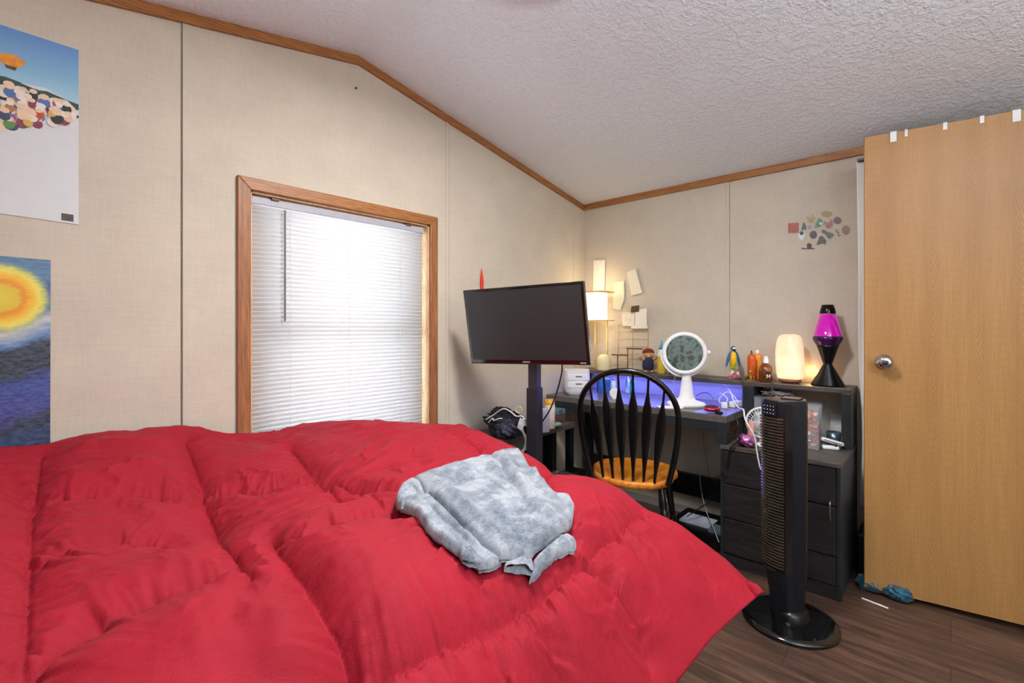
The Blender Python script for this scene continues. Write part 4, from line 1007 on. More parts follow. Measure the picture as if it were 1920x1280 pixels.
for k, (a, b_, z_, c3) in enumerate(((-.022, -.008, .030, '#E79CB0'), (.020, -.008, .034, '#EBB4B8'), (0, -.016, .018, '#D4587E'), (-.012, -.012, .042, '#F0C4C0'), (.016, -.004, .014, '#C94472'), (-.018, 0, .012, '#D85F86'), (.028, .004, .020, '#E8DCC0'))):
    fl = MB(F_)
    for q_ in range(5):
        aa = q_*2*math.pi/5; fl.ball((a+.006*math.cos(aa), b_-.003, z_+.006*math.sin(aa)), .0058, 1, .6, 1, 8, 6)
    part('flower', fl, pm('petal', c3, .6), t)

# ---- salt lamp
p = on(1481, 2.885, HZ); u1 = mppx(p)
t = thing('salt_lamp', 'glowing cream salt lamp between the amber bottle and lava lamp', 'lamp', p)
m, N, L, b = newmat('salt_crystal'); tc = N.new('ShaderNodeTexCoord'); sp = N.new('ShaderNodeSeparateXYZ'); L.new(tc.outputs['Object'], sp.inputs[0])
b.inputs['Base Color'].default_value = rgb(hexc('#E9C8AC')); b.inputs['Roughness'].default_value = .45
nz = noise(N, L, tc.outputs['Object'], 16, 4)
L.new(ramp(N, L, nz, [(.3, hexc('#FFC890')), (.7, hexc('#FFEAC8'))]), b.inputs['Emission Color'])
L.new(mth('MULTIPLY', ramp(N, L, sp.outputs[2], [(.0, 1.), (.13, .62), (.27, .34)]), .95), b.inputs['Emission Strength'])
bp = N.new('ShaderNodeBump'); bp.inputs['Strength'].default_value = .6; bp.inputs['Distance'].default_value = .006; L.new(nz, bp.inputs['Height']); L.new(bp.outputs[0], b.inputs['Normal']); M_salt = m
prof = [(.05, .022), (.062, .026), (.068, .045), (.072, .10), (.070, .17), (.064, .215), (.056, .245), (.040, .258), (.018, .262), (.001, .262)]
sb = MB(); n_ = 40; secs = []
for r_, z_ in prof[:-1]:
    secs.append([Vector((p.x+r_*math.cos(a)*(.72+.06*math.cos(3*a+z_*9)), p.y+r_*math.sin(a)*(1+.05*math.sin(2*a+z_*12)+.03*math.cos(5*a+z_*20)), p.z+z_)) for a in np.linspace(0, 2*math.pi, n_+1)[:-1]])
part('crystal', sb.loft(secs), M_salt, t)
part('wooden_base', MB().lathe([(.001, .006), (.052, .006), (.055, .010), (.055, .020), (.05, .022), (.001, .022)], p, 28, .75, 1), pm('reddish_wood', '#8A4E34', .5, var=.2), t)
for a in (.8, 2.3, 3.9, 5.4): part('foot', MB().lathe([(.010, 0), (.011, .007)], p+Vector((.026*math.cos(a), .036*math.sin(a), 0)), 10), M_brown, t)
lamp('salt_lamp_bulb', 'POINT', (p.x-.02, p.y, HZ+.10), 1.1, (1, .62, .28), rad=.06)
lamp('salt_lamp_glow', 'POINT', (2.98, p.y-.075, HZ+.06), .25, (1, .55, .2), rad=.02)

# ---- lava lamp
p = on(1552, 2.895, HZ)
t = thing('lava_lamp', 'lava lamp with magenta liquid and black hourglass base on the hutch', 'lamp', p)
part('base', MB().lathe([(.001, 0), (.074, 0), (.074, .006), (.020, .108), (.020, .112), (.046, .196), (.050, .206), (.046, .207), (.001, .207)], p, 40), pm('black_lamp_metal', '#17181A', .28, .5, var=.08), t)
part('globe_liquid', MB().lathe([(.001, .186), (.038, .190), (.060, .225), (.066, .240), (.063, .255), (.036, .365), (.001, .365)], p, 40), pm('magenta_liquid', '#B0069A', .08, var=.12, vs_=10, emis='#C800A8', es=.28, coat=.8), t)
part('wax', MB().lathe([(.0390, .191), (.0610, .225), (.0672, .240), (.0645, .253), (.060, .254)], p, 40, cap=False), pm('dark_purple_wax', '#3A0F4A', .2, var=.25, vs_=20), t)
part('neck_glass', MB().lathe([(.0362, .362), (.033, .372)], p, 40, cap=False), pm('pink_glass', '#E3A0C4', .08), t)
part('cap', MB().lathe([(.036, .368), (.034, .385), (.026, .414), (.001, .415)], p, 40), pm('gunmetal', '#2B2722', .2, .8), t)

# ---- small dark jars behind the mirror
for k, (px_, c3, lb) in enumerate(((1259, '#3E3A3C', 'dark bead jar on the hutch nearest the yellow bottle'), (1271, '#4B2F33', 'dark reddish bead jar on the hutch, middle of three'), (1296, '#55504A', 'dark grey bead jar on the hutch behind the mirror column'))):
    p = on(px_, 2.93, HZ); t = thing('bead_jar', lb, 'jar', p, 'bead jars behind the mirror')
    part('jar_body', MB().lathe([(.001, 0), (.017, 0), (.018, .004), (.018, .022), (.015, .026)], p, 16), pm('beads', c3, .3, var=.7, vs_=220), t)
    part('lid', MB().lathe([(.016, .026), (.016, .033), (.001, .033)], p, 16), M_clear, t)

# ---- jewellery stands and wire grid in the corner
def tbar(px0, px1, py, label, pxp):
    p = on(pxp, 2.90, HZ); zt_ = at(pxp, py, x=2.90).z; t = thing('jewelry_stand', label, 'jewelry stand', p)
    a_, b_ = on(px0, 2.90, zt_), on(px1, 2.90, zt_)
    part('bar', MB().tube([a_, b_], .005, 8), M_brown, t); part('post', MB().tube([p+Vector((0, 0, .006)), (p.x, p.y, zt_)], .0035, 8), M_brown, t)
    part('base', MB().lathe([(.001, 0), (.026, 0), (.026, .007), (.001, .008)], p, 20), M_brown, t)
tbar(1147, 1175, 665, 'low brown T-shaped jewelry bar on the hutch near the corner', 1158); tbar(1175, 1204, 653, 'taller brown T-shaped jewelry bar behind the plush doll', 1177)
# wire grid panel on the wall
a_, b_ = at(1158, 608, x=2.985), at(1214, 690, x=2.985)
t = thing('wire_grid', 'thin metal grid panel leaning on the wall behind the plush doll', 'wire grid', (2.985, (a_.y+b_.y)/2, HZ))
g = MB()
for k in range(3): yq = a_.y+(b_.y-a_.y)*k/2; g.tube([(2.987, yq, HZ), (2.999, yq, a_.z)], .0018, 6)
part('wires', g, M_gold, t)
g = MB()
for k in range(7): zq = HZ+.01+(a_.z-HZ-.01)*k/6; g.tube([(2.999-.012*(1-k/6), a_.y, zq), (2.999-.012*(1-k/6), b_.y, zq)], .0013, 6)
part('cross_wires', g, M_gold, t)
part('shelf_lip', MB().box(2.975, 3.004, b_.y, at(1185, 612, x=2.99).y, a_.z-.03, a_.z-.004), M_paper, t, .002)
def note(name, label, pts, mat, x=3.0055, cat='note', th=.0015, curl=.0):
    P = [at(px_, py_, x=x) for px_, py_ in pts]
    return tag(part(name, MB().plate(P, (-1, 0, 0), th), mat), label, cat)
note('paper_sheet', 'white paper sheet standing on the wire grid top', [(1191, 581), (1213, 578), (1213, 611), (1191, 612)], M_paper, 2.975, 'paper', .003)
note('paper_sheet', 'cream folded card beside the white sheet over the wire grid', [(1166, 586), (1190, 584), (1190, 611), (1168, 611)], pm('cream_card', '#DDD6C6', .8), 2.982, 'paper', .003)
note('photo_card', 'tiny dark photo clipped above the wire grid', [(1184, 574), (1199, 572), (1198, 584), (1183, 586)], pm('dark_photo', '#4C4226', .5, var=.5, vs_=200), 2.970, 'photo')
note('paper_note', 'tilted cream paper note pinned to the wall above the grid', [(1175, 511), (1192, 504), (1204, 549), (1184, 554)], pm('written_paper', '#DED8C6', .8, var=.14, vs_=160, stretch=(1, 1, 3)), 3.0, 'note')
note('paper_note', 'pale shiny paper with curled bottom pinned beside the tilted note', [(1152, 530), (1170, 526), (1171, 560), (1163, 582), (1150, 578), (1149, 550)], pm('pale_foil', '#D6D6C2', .35, var=.16, vs_=120), 3.0, 'note')
note('paper_scroll', 'long narrow white paper strip hanging above the shaded lamp', [(1113, 488), (1135, 487), (1133, 548), (1112, 549)], M_paper, 3.0, 'paper')

# ---- lamp with a paper shade in the corner
p = on(1117, 2.86, HZ); zt_ = at(1117, 549, x=2.86).z; zb_ = at(1117, 600, x=2.86).z
t = thing('shade_lamp', 'glowing white paper-shaded lamp in the corner behind the television', 'lamp', p)
M_shade = pm('paper_shade', '#FFF6E6', .8, var=.02, emis='#FFE0A8', es=1.5)
part('lamp_shade', MB().box(p.x-.07, p.x+.07, p.y-.055, p.y+.055, zb_, zt_), M_shade, t, .006)
g = MB()
for z_ in (zb_-.004, zt_+.004): part('shelf_rim', MB().box(p.x-.085, p.x+.085, p.y-.10, p.y+.065, z_-.004, z_+.004), pm('pale_wood', '#D8B880', .5, var=.1), t)
g = MB()
for a_ in (.07,):
    for b_ in (-.05, .05): g.box(p.x+a_-.004, p.x+a_+.004, p.y+b_-.004, p.y+b_+.004, HZ, zb_)
part('post', g, pm('pale_wood_post', '#C9A874', .5, var=.1), t)
lamp('shade_lamp_up', 'POINT', (p.x, p.y, zt_+.07), 1.1, (1, .76, .42), rad=.05)
lamp('shade_lamp_down', 'POINT', (p.x-.02, p.y-.02, zb_-.10), .9, (1, .74, .40), rad=.04)
p = on(1132, 2.755+.09, HZ)
tag(part('ceramic_dome', MB().lathe([(.001, 0), (.046, 0), (.050, .01), (.050, .06), (.044, .09), (.025, .108), (.001, .112)], p, 28), pm('cream_ceramic', '#E5D6A6', .4, var=.04)), 'cream rounded dome on the hutch below the shaded lamp', 'ornament')

# ---- vanity mirror on the desk
p = at(1286, 757, z=.75); p = Vector((2.66, 2.66/ray(1286)[0]*ray(1286)[1], .7505)); u1 = mppx(p); F_ = cf(p)
t = thing('vanity_mirror', 'round white vanity mirror on a tapered stand on the desk', 'mirror', p)
part('base', MB(F_).loft([[Vector((.105*s_*math.copysign(abs(math.cos(a))**.7, math.cos(a)), .075*s_*math.copysign(abs(math.sin(a))**.7, math.sin(a)), z_)) for a in np.linspace(0, 2*math.pi, 41)[:-1]] for s_, z_ in ((.93, 0), (1, .006), (1, .014), (.93, .022), (.55, .034), (.34, .052))]), M_white, t)
part('column', MB(F_).loft([[Vector((.040*a_*math.cos(a)+.004, .028*a_*math.sin(a), z_)) for a in np.linspace(0, 2*math.pi, 25)[:-1]] for a_, z_ in ((1.25, .04), (1.0, .06), (.82, .11), (.66, .16), (.60, .19), (.62, .205))]), M_white, t)
zc = CAMZ-(662-613)*u1-.75; RR = .105; tilt = Matrix.Rotation(math.radians(-20), 4, 'Z') @ Matrix.Rotation(math.radians(-3), 4, 'X')
FM = cf(p) @ Matrix.Translation((-.012, -.01, zc)) @ tilt
part('mirror_frame', MB(FM).lathe([(RR+.014, -.028), (RR+.017, 0), (RR+.012, .012), (RR-.004, .013), (RR-.006, .009)], (0, 0, 0), 56, axis=(0, -1, 0), cap=False), M_white, t)
part('back_cover', MB(FM).lathe([(.001, -.034), (.07, -.034), (RR+.014, -.028)], (0, 0, 0), 56, axis=(0, -1, 0)), M_white, t)
part('mirror_glass', MB(FM).lathe([(.001, .0085), (RR-.004, .0085)], (0, 0, 0), 56, axis=(0, -1, 0), cap=False), M_mirror, t)
yk = [(RR+.028)*Vector((math.cos(a), 0, math.sin(a))) for a in np.linspace(math.radians(-175), math.radians(2), 26)]
FY = cf(p) @ Matrix.Translation((-.006, .01, zc))
part('yoke', MB(FY).tube(yk, .0065, 8), M_white, t)
part('pivot_knob', MB(FY).lathe([(.006, 0), (.015, .004), (.016, .016), (.011, .022), (.001, .022)], ((RR+.022), 0, .002), 18, axis=(1, 0, 0)), M_white, t)
part('power_cord', MB().tube([p+Vector((.04, .06, .02)), on(1262, 2.76, .80), on(1263, 2.785, .86), on(1268, 2.785, .915), on(1276, 2.83, .906), on(1284, 2.9, .904)], .0022, 6, smooth_path=6), M_cable_w, t)
tag(part('phone', MB(cf(on(1256, 2.535, .75))).obox((0, 0, .004), (.13, .07, .008)), M_white, None, .003), 'flat white tablet-like tray beside the mirror base', 'tray')

# ---- brush, cables and adapters at the desk's open end
p = at(1335, 768, z=.765)
t = thing('hair_brush', 'glossy red oval brush lying on the desk before the cables', 'brush', (p.x, p.y, .75)); F_ = cf((p.x, p.y, .75))
part('brush_head', MB(F_).ball((0, 0, .020), .040, 1.1, .8, .42), pm('glossy_red', '#A8143C', .15, var=.3, vs_=60, coat=.6), t)
part('bristles', MB(F_).ball((-.003, 0, .030), .033, 1.1, .8, .36), pm('dark_bristles', '#4A1830', .6, var=.5, vs_=260, bump=1, bs=400), t, kind='stuff')
part('brush_handle', MB(F_).tube([(.01, -.03, .012), (.016, -.060, .010), (.016, -.075, .010)], [.012, .010, .009], 10), M_black, t)
random.seed(5)
def squiggle(name, label, pts, r_, mat, cat='cable'):
    return tag(part(name, MB().tube(pts, r_, 7, smooth_path=7), mat), label, cat)
D_ = lambda px_, py_, x_: at(px_, py_, x=x_)
squiggle('cable', 'thick white cable looping from the desk down behind the tower fan', [D_(1352, 735, 2.90), D_(1358, 722, 2.88), D_(1370, 735, 2.8), D_(1376, 752, 2.7), D_(1386, 765, 2.56), D_(1394, 768, 2.46), D_(1397, 785, 2.42), D_(1408, 805, 2.40), D_(1416, 822, 2.40), D_(1419, 845, 2.40), D_(1426, 878, 2.40), D_(1436, 890, 2.42)], .0035, M_cable_w)
squiggle('cable', 'white cable coiled among the adapters under the hutch', [D_(1340, 745, 2.85), D_(1352, 738, 2.8), D_(1364, 748, 2.75), D_(1358, 758, 2.74), D_(1348, 750, 2.8), D_(1362, 735, 2.86), D_(1376, 742, 2.8), D_(1384, 756, 2.7)], .0028, M_cable_w)
squiggle('cable', 'thin dark cable arching over the desk beside the mirror base', [D_(1306, 742, 2.75), D_(1318, 736, 2.8), D_(1330, 738, 2.8), D_(1338, 748, 2.72)], .0020, M_cable_b)
squiggle('cable', 'black cable draped over the hutch edge beside the parrot', [on(1384, 2.88, .903), on(1389, 2.83, .904), on(1391, 2.79, .908), D_(1393, 722, 2.79), D_(1396, 735, 2.785), D_(1398, 750, 2.785)], .0020, M_cable_b)
squiggle('cable', 'grey cable hanging over the hutch edge beside the salt lamp', [on(1450, 2.88, .904), on(1449, 2.83, .905), on(1448, 2.79, .908), D_(1448, 722, 2.79), D_(1447, 738, 2.785), D_(1436, 752, 2.78)], .0022, pm('grey_cable', '#5A5C62', .5))
for k, (px_, py_, x_, lb) in enumerate(((1358, 757, 2.74, 'white charger plug lying in the cable tangle nearest the brush'), (1374, 746, 2.80, 'white charger plug at the rear of the cable tangle'), (1384, 740, 2.86, 'white charger plug against the hutch divider'))):
    p = D_(px_, py_, x_); p.z = .75; R3 = Matrix.Rotation(.5+k, 4, 'Z')
    g = MB(Matrix.Translation(p) @ R3); g.obox((0, 0, .016), (.034, .030, .032))
    t = thing('charger', lb, 'charger', p, 'chargers in the cable tangle'); part('housing', g, M_white, t, .004)
    part('plug_pins', MB(Matrix.Translation(p) @ R3).obox((.023, .006, .016), (.014, .0015, .006)).obox((.023, -.006, .016), (.014, .0015, .006)), M_chrome, t)
squiggle('cable', 'long pale cable hanging under the desk to the floor box', [D_(1310, 800, 2.95), D_(1313, 840, 2.95), D_(1312, 880, 2.94), D_(1315, 920, 2.93), D_(1325, 960, 2.75), D_(1338, 990, 2.60), D_(1348, 1016, 2.50)], .0026, pm('pale_cable', '#A8ABAE', .5))
squiggle('cable', 'thin tan cable hanging down the wall under the desk', [D_(1318, 797, 2.985), D_(1320, 840, 2.99), D_(1328, 880, 2.99), D_(1330, 893, 2.985)], .0018, pm('tan_cable', '#8F877C', .5))
squiggle('cable', 'black cable running from the cabinet side down to the floor', [D_(1366, 850, 2.47), D_(1362, 880, 2.47), D_(1354, 888, 2.475), D_(1345, 895, 2.62), D_(1340, 905, 2.90), D_(1330, 918, 2.92), D_(1330, 940, 2.90), D_(1315, 950, 2.76), D_(1288, 968, 2.66)], .0028, M_cable_b)
# organiser and bottles at the far end of the desk
p = on(1081, 2.64, .75); F_ = cf(p)
t = thing('drawer_organizer', 'white rounded plastic organizer with two small drawers on the desk', 'organizer', p)
part('shell', MB(F_).loft([[Vector((.085*s_*math.copysign(abs(math.cos(a))**.55, math.cos(a)), .065*s_*math.copysign(abs(math.sin(a))**.55, math.sin(a)), z_)) for a in np.linspace(0, 2*math.pi, 41)[:-1]] for s_, z_ in ((.72, 0), (.88, .012), (.97, .035), (1, .06), (1, .16), (.98, .166))]), pm('pale_white_plastic', '#D9DAE2', .35, var=.03), t)
for z_ in (.070, .118):
    dq = part('drawer', MB(F_).obox((.0, -.064, z_), (.135, .006, .042)), pm('pale_drawer', '#E2E3EA', .35, var=.02), t, .003)
    part('pull', MB(F_).obox((.006, -.069, z_+.006), (.042, .006, .005)), M_grey_metal, dq, .001)
def simple_bottle(px_, x_, z_, r_, h_, col, capc, label, name='toiletry_bottle'):
    p = on(px_, x_, z_); t = thing(name, label, 'bottle', p)
    part('bottle_body', MB().lathe([(.001, 0), (r_*.95, 0), (r_, .004), (r_, h_*.78), (r_*.6, h_*.84), (r_*.5, h_*.86)], p, 24), pm(name+'_body', col, .3, var=.05), t)
    part('cap', MB().lathe([(r_*.55, h_*.85), (r_*.55, h_), (.001, h_)], p, 20), pm(name+'_cap', capc, .35), t)
simple_bottle(1186, 2.88, .75, .017, .12, '#1FA3A8', '#157C84', 'teal bottle standing in the blue-lit nook behind the chair')
simple_bottle(1176, 2.92, .75, .015, .115, '#B8D8E8', '#8FB8D0', 'pale blue bottle standing next to the teal one in the nook')
simple_bottle(1150, 2.86, .75, .016, .10, '#E2E4EE', '#CFD2E0', 'white bottle in the blue-lit nook beside the blue carton')
p = on(1132, 2.84, .75); t = thing('blue_carton', 'bright blue carton with a pale top in the lit nook', 'carton', p); F_ = cf(p)
part('carton_box', MB(F_).obox((0, 0, .045), (.085, .05, .09)), pm('blue_card', '#1F5FC0', .5, var=.4, vs_=25), t, .002)
part('carton_flap', MB(F_).obox((-.01, -.002, .098), (.055, .045, .012)), pm('green_white_card', '#B9E0B0', .5), t, .002)
p = on(1152, 2.62, .75); F_ = cf(p)
t = thing('alarm_clock', 'small round dark-faced clock with white rim on the desk', 'clock', p)
part('rim', MB(F_).lathe([(.028, -.010), (.033, 0), (.031, .010), (.026, .010)], (0, 0, .034), 28, axis=(0, -1, 0)), M_white, t)
part('face', MB(F_).lathe([(.001, .006), (.027, .006)], (0, 0, .034), 28, axis=(0, -1, 0)), pm('dark_face', '#2A2626', .3, var=.4, vs_=80), t)
part('foot', MB(F_).obox((0, 0, .003), (.03, .022, .006)), M_white, t, .001)

# ---- on the lower cabinet top
CT = .605
def clear_case(name, label, p0, sx_, sy_, sz_, tint, fill=None, lid=True):
    t = thing(name, label, 'clear box', p0)
    g = MB(); x0, x1, y0, y1, z0, z1 = p0.x-sx_/2, p0.x+sx_/2, p0.y-sy_/2, p0.y+sy_/2, p0.z, p0.z+sz_; w_ = .0025
    g.box(x0, x1, y0, y1, z0, z0+w_); g.box(x0, x0+w_, y0, y1, z0, z1); g.box(x1-w_, x1, y0, y1, z0, z1); g.box(x0, x1, y0, y0+w_, z0, z1); g.box(x0, x1, y1-w_, y1, z0, z1)
    part('clear_walls', g, M_clear, t)
    if lid: part('lid', MB().box(x0-.003, x1+.003, y0-.003, y1+.003, z1, z1+.006), M_clear, t, .001)
    if fill: fill(t, x0, x1, y0, y1, z0, z1)
    return t
def candy(t, x0, x1, y0, y1, z0, z1):
    random.seed(3); groups = {}
    cl = ['#B01E28', '#D9541E', '#E2A23C', '#8C1A2E', '#E8DCC8', '#4A5A78', '#C83C5A', '#F0C070']
    for k in range(90):
        zz_k = z0+.012+(z1-z0-.03)*(k/90); c3 = random.choice(cl[:4] if .45 < k/90 < .85 else cl)
        q_ = Vector((random.uniform(x0+.016, x1-.016), random.uniform(y0+.016, y1-.016), zz_k))
        groups.setdefault(c3, MB()).obox(q_, (.024, .018, .010), Matrix.Rotation(random.uniform(0, 3), 3, 'Z') @ Matrix.Rotation(random.uniform(-.8, .8), 3, 'X'))
    for c3, g in groups.items(): part('wrapped_sweets', g, pm('wrapper', c3, .25, var=.3, vs_=90), t, .002, kind='stuff')
pc_ = at(1518, 838, z=CT); pc_ = Vector((2.74, 2.74/ray(1516)[0]*ray(1516)[1], CT))
clear_case('sweet_box', 'tall clear box filled with red and orange wrapped sweets', pc_, .09, .10, .20, None, candy)
def beads(t, x0, x1, y0, y1, z0, z1):
    part('contents', lump('c', Vector(((x0+x1)/2, (y0+y1)/2, z0+.03)), (x1-x0)*.36, (y1-y0)*.36, .022, None, 5, .4, 16, 24), pm('dark_trinkets', '#3B3A46', .3, var=.9, vs_=90), t, kind='stuff')
pb_ = Vector((2.875, .69, CT+.0005))
clear_case('tray_box', 'lowest clear drawer box of trinkets stacked under the hutch', pb_, .17, .19, .12, None, beads)
clear_case('tray_box', 'middle clear drawer box of trinkets stacked under the hutch', pb_+Vector((0, 0, .127)), .17, .19, .085, None, beads)
g = lump('beadpile', pb_+Vector((-.03, -.005, .237)), .050, .065, .016, None, 9, .5, 18, 30, 7)
tag(part('bead_bracelets', g, pm('black_white_beads', '#6A6468', .3, var=.95, vs_=130)), 'heap of black and white beaded bracelets atop the trinket boxes', 'bracelets', kind='stuff')
pd_ = Vector((2.905, .535, CT))
clear_case('clear_case', 'empty clear case standing behind the box of sweets', pd_, .12, .10, .20, None, None)
p = Vector((2.90, .44, CT))
t = thing('steel_cup', 'grey steel cup behind the white clamp on the cabinet', 'cup', p)
part('cup_body', MB().lathe([(.001, 0), (.026, 0), (.030, .004), (.033, .060), (.031, .060), (.028, .008), (.001, .006)], p, 28), pm('blue_steel', '#7F97A6', .25, .7), t)
p = at(1560, 840, z=CT)+Vector((-.03, .004, 0)); F_ = cf(p) @ Matrix.Rotation(math.radians(-22), 4, 'Z')
t = thing('white_clamp', 'white plastic clamp-like gadget on the cabinet beside the sweets', 'gadget', p)
part('lower_jaw', MB(F_).obox((.002, 0, .010), (.070, .035, .018)), M_white, t, .006)
part('upper_jaw', MB(F_ @ Matrix.Rotation(math.radians(14), 4, 'Y')).obox((.0, 0, .040), (.096, .030, .017)), M_white, t, .006)
part('groove', MB(F_ @ Matrix.Rotation(math.radians(14), 4, 'Y')).obox((.0, -.0155, .040), (.080, .001, .003)), M_black, t)
part('hinge', MB(F_).lathe([(.008, -.016), (.008, .016)], (.022, 0, .024), 12, axis=(0, 1, 0)), M_grey_metal, t)
# small white fan behind the tower fan
p = Vector((2.60, 2.60/ray(1430)[0]*ray(1430)[1], CT)); F_ = cf(p) @ Matrix.Translation((0, 0, .115)) @ Matrix.Rotation(math.radians(-38), 4, 'Z')
t = thing('desk_fan', 'small round white desk fan half hidden behind the tower fan', 'fan', p)
part('fan_ring', MB(F_).tube([(.075*math.cos(a), 0, .075*math.sin(a)) for a in np.linspace(0, 2*math.pi, 37)[:-1]], .005, 8, True), M_white, t)
g = MB(F_)
for k in range(30):
    a = 2*math.pi*k/30; g.tube([(.012*math.cos(a), -.022, .012*math.sin(a)), (.045*math.cos(a), -.020, .045*math.sin(a)), (.075*math.cos(a), -.002, .075*math.sin(a))], .0013, 5)
g.tube([(.05*math.cos(a), -.0185, .05*math.sin(a)) for a in np.linspace(0, 2*math.pi, 25)[:-1]], .0014, 5, True)
part('guard_wires', g, M_white, t)
part('hub', MB(F_).lathe([(.014, 0), (.014, .006), (.001, .007)], (0, -.018, 0), 18, axis=(0, -1, 0)), M_white, t)
for k in range(4):
    a0 = k*math.pi/2
    part('blade', MB(F_).add([(.010*math.cos(a0), .004, .010*math.sin(a0)), (.062*math.cos(a0-.15), -.002, .062*math.sin(a0-.15)), (.064*math.cos(a0+.75), .012, .064*math.sin(a0+.75)), (.012*math.cos(a0+1.0), .010, .012*math.sin(a0+1.0))], [(0, 1, 2, 3)]), pm('pale_blade', '#C8CCD4', .4), t)
part('stand', MB(cf(p)).tube([(0, .012, .10), (0, .02, .05), (0, .012, .012)], .008, 8), M_white, t)
part('base', MB().lathe([(.001, 0), (.045, 0), (.045, .008), (.012, .014), (.001, .014)], p+Vector((.008, .008, 0)), 24), M_white, t)
p = on(1408, 2.55, CT); t = thing('cosmetic_tube', 'peach cosmetic tube standing beside the small white fan', 'tube', p)
part('tube_body', MB().loft([[Vector((p.x+r_*math.cos(a)*f_, p.y+r_*math.sin(a), p.z+z_)) for a in np.linspace(0, 2*math.pi, 21)[:-1]] for r_, f_, z_ in ((.012, 1, .018), (.014, 1, .022), (.0145, .8, .07), (.016, .15, .125))]), pm('peach_plastic', '#D9A088', .4, var=.05), t)
part('cap', MB().lathe([(.001, 0), (.012, 0), (.012, .018), (.001, .018)], p, 18), M_white, t)
# snack bag
p = at(1400, 828, z=CT); p = Vector((2.53, 2.53/ray(1400)[0]*ray(1400)[1], CT)); g = lump('bag', p+Vector((.0, 0, .030)), .034, .044, .030, None, 2, .35, 20, 30)
tag(part('foil_bag', g, pm('purple_foil', '#B46CA6', .2, .4, var=.8, vs_=32)), 'crumpled pink and purple foil bag at the cabinet edge', 'bag')
squiggle('cable', 'black cables bunched at the desk end above the foil bag', [D_(1378, 778, 2.50), D_(1384, 795, 2.47), D_(1378, 812, 2.47), D_(1388, 822, 2.48), D_(1372, 838, 2.47), D_(1366, 852, 2.475)], .0042, M_cable_b)
# outlet on the wall
p = at(1571, 798, x=3.0)
t = thing('wall_outlet', 'white electrical outlet plate low on the wall under the hutch', 'outlet', (XR, p.y, p.z-.057)); 
part('cover_plate', MB().box(XR-.006, XR-.0005, p.y-.035, p.y+.035, p.z-.057, p.z+.057), M_white, t, .002)
for z_ in (-.02, .02): part('socket', MB().box(XR-.0075, XR-.006, p.y-.014, p.y+.014, p.z+z_-.013, p.z+z_+.013), M_vinyl, t, .001)

# ---- on the low corner table: dark bag, white band, plate, box, roll
TZ = .60
M_dark_cloth = pm('dark_cloth', '#24242E', .9, var=.35, vs_=30, bump=.8, bs=50)
p = at(945, 800, z=.66); p = Vector((1.90, 1.90/ray(945)[0]*ray(945)[1], TZ))
t = thing('cloth_bundle', 'dark cloth bundle with white drawstrings behind the bed', 'clothes', p)
part('bundle', lump('b', p+Vector((0, -.02, .072)), .085, .13, .070, None, 4, .28, 34, 52, 2.2), M_dark_cloth, t)
part('purple_knit', lump('b2', p+Vector((-.035, -.07, .056)), .060, .07, .052, None, 8, .35, 24, 36, 3.5), pm('purple_grey_knit', '#3C3A4C', .9, var=.4, vs_=60, bump=.8, bs=90), t)
part('top_fold', lump('b3', p+Vector((.02, .03, .12)), .045, .06, .028, None, 6, .35, 20, 30, 2.4), pm('olive_black_cloth', '#2C2A28', .9, var=.4), t)
ct_ = lambda px_, py_, dx=0.: at(px_, py_, x=1.79+dx)
part('drawstring', MB().tube([ct_(911, 786), ct_(925, 778), ct_(936, 770), ct_(946, 766), ct_(958, 772), ct_(968, 780), ct_(978, 780), ct_(983, 786), ct_(978, 789)], .0032, 6, smooth_path=5), M_cable_w, t)
part('drawstring', MB().tube([ct_(916, 792), ct_(923, 784), ct_(926, 788), ct_(934, 785), ct_(941, 784)], .0028, 6, smooth_path=5), M_cable_w, t)
part('ring', MB().tube([ct_(973+6*math.cos(a), 768+6*math.sin(a), .02) for a in np.linspace(0, 2*math.pi, 17)[:-1]], .0022, 6, True), pm('pale_gold_cord', '#D8CFA8', .5), t)
# curved white plastic band with oval openings
q0 = Vector((1.80, 1.80/ray(962)[0]*ray(962)[1], 0)); zc_ = at(962, 826, x=1.80).z
t = thing('plastic_band', 'curved white plastic band with dark oval holes beside the pole', 'plastic band', (q0.x, q0.y, TZ))
FB2 = Matrix(((RT[0], FW[0], 0, q0.x), (RT[1], FW[1], 0, q0.y), (0, 0, 1, zc_), (0, 0, 0, 1)))
g = MB(FB2); arc = np.linspace(math.radians(70), math.radians(-62), 22); R1, R2 = .108, .062; S_ = 2.55/890
V_ = []; 
for a in arc:
    for rr3 in (R2, R1):
        for dy in (0, .012): V_.append((rr3*.98*math.cos(a), dy-.02*math.cos(a), rr3*1.18*math.sin(a)))
F3 = []
for i in range(len(arc)-1):
    b0 = i*4; b1 = b0+4
    for a_, b_ in ((0, 2), (2, 3), (3, 1), (1, 0)): F3.append((b0+a_, b0+b_, b1+b_, b1+a_))
g.add(V_, F3, False)
part('band', g, pm('white_grey_plastic', '#D0D6DA', .4, var=.03), t)
for am, hl in ((33, 17), (-5, 13), (-38, 12)):
    gg = MB(FB2); pts3 = []
    for q_ in np.linspace(0, 2*math.pi, 21)[:-1]:
        a = math.radians(am)+math.radians(hl)*math.cos(q_); rr3 = (R1+R2)/2+.013*math.sin(q_)
        pts3.append((rr3*.98*math.cos(a), -.0215*math.cos(a)-.0005, rr3*1.18*math.sin(a)))
    gg.plate(pts3, (0, -1, 0), .0012)
    part('hole', gg, M_black, t)
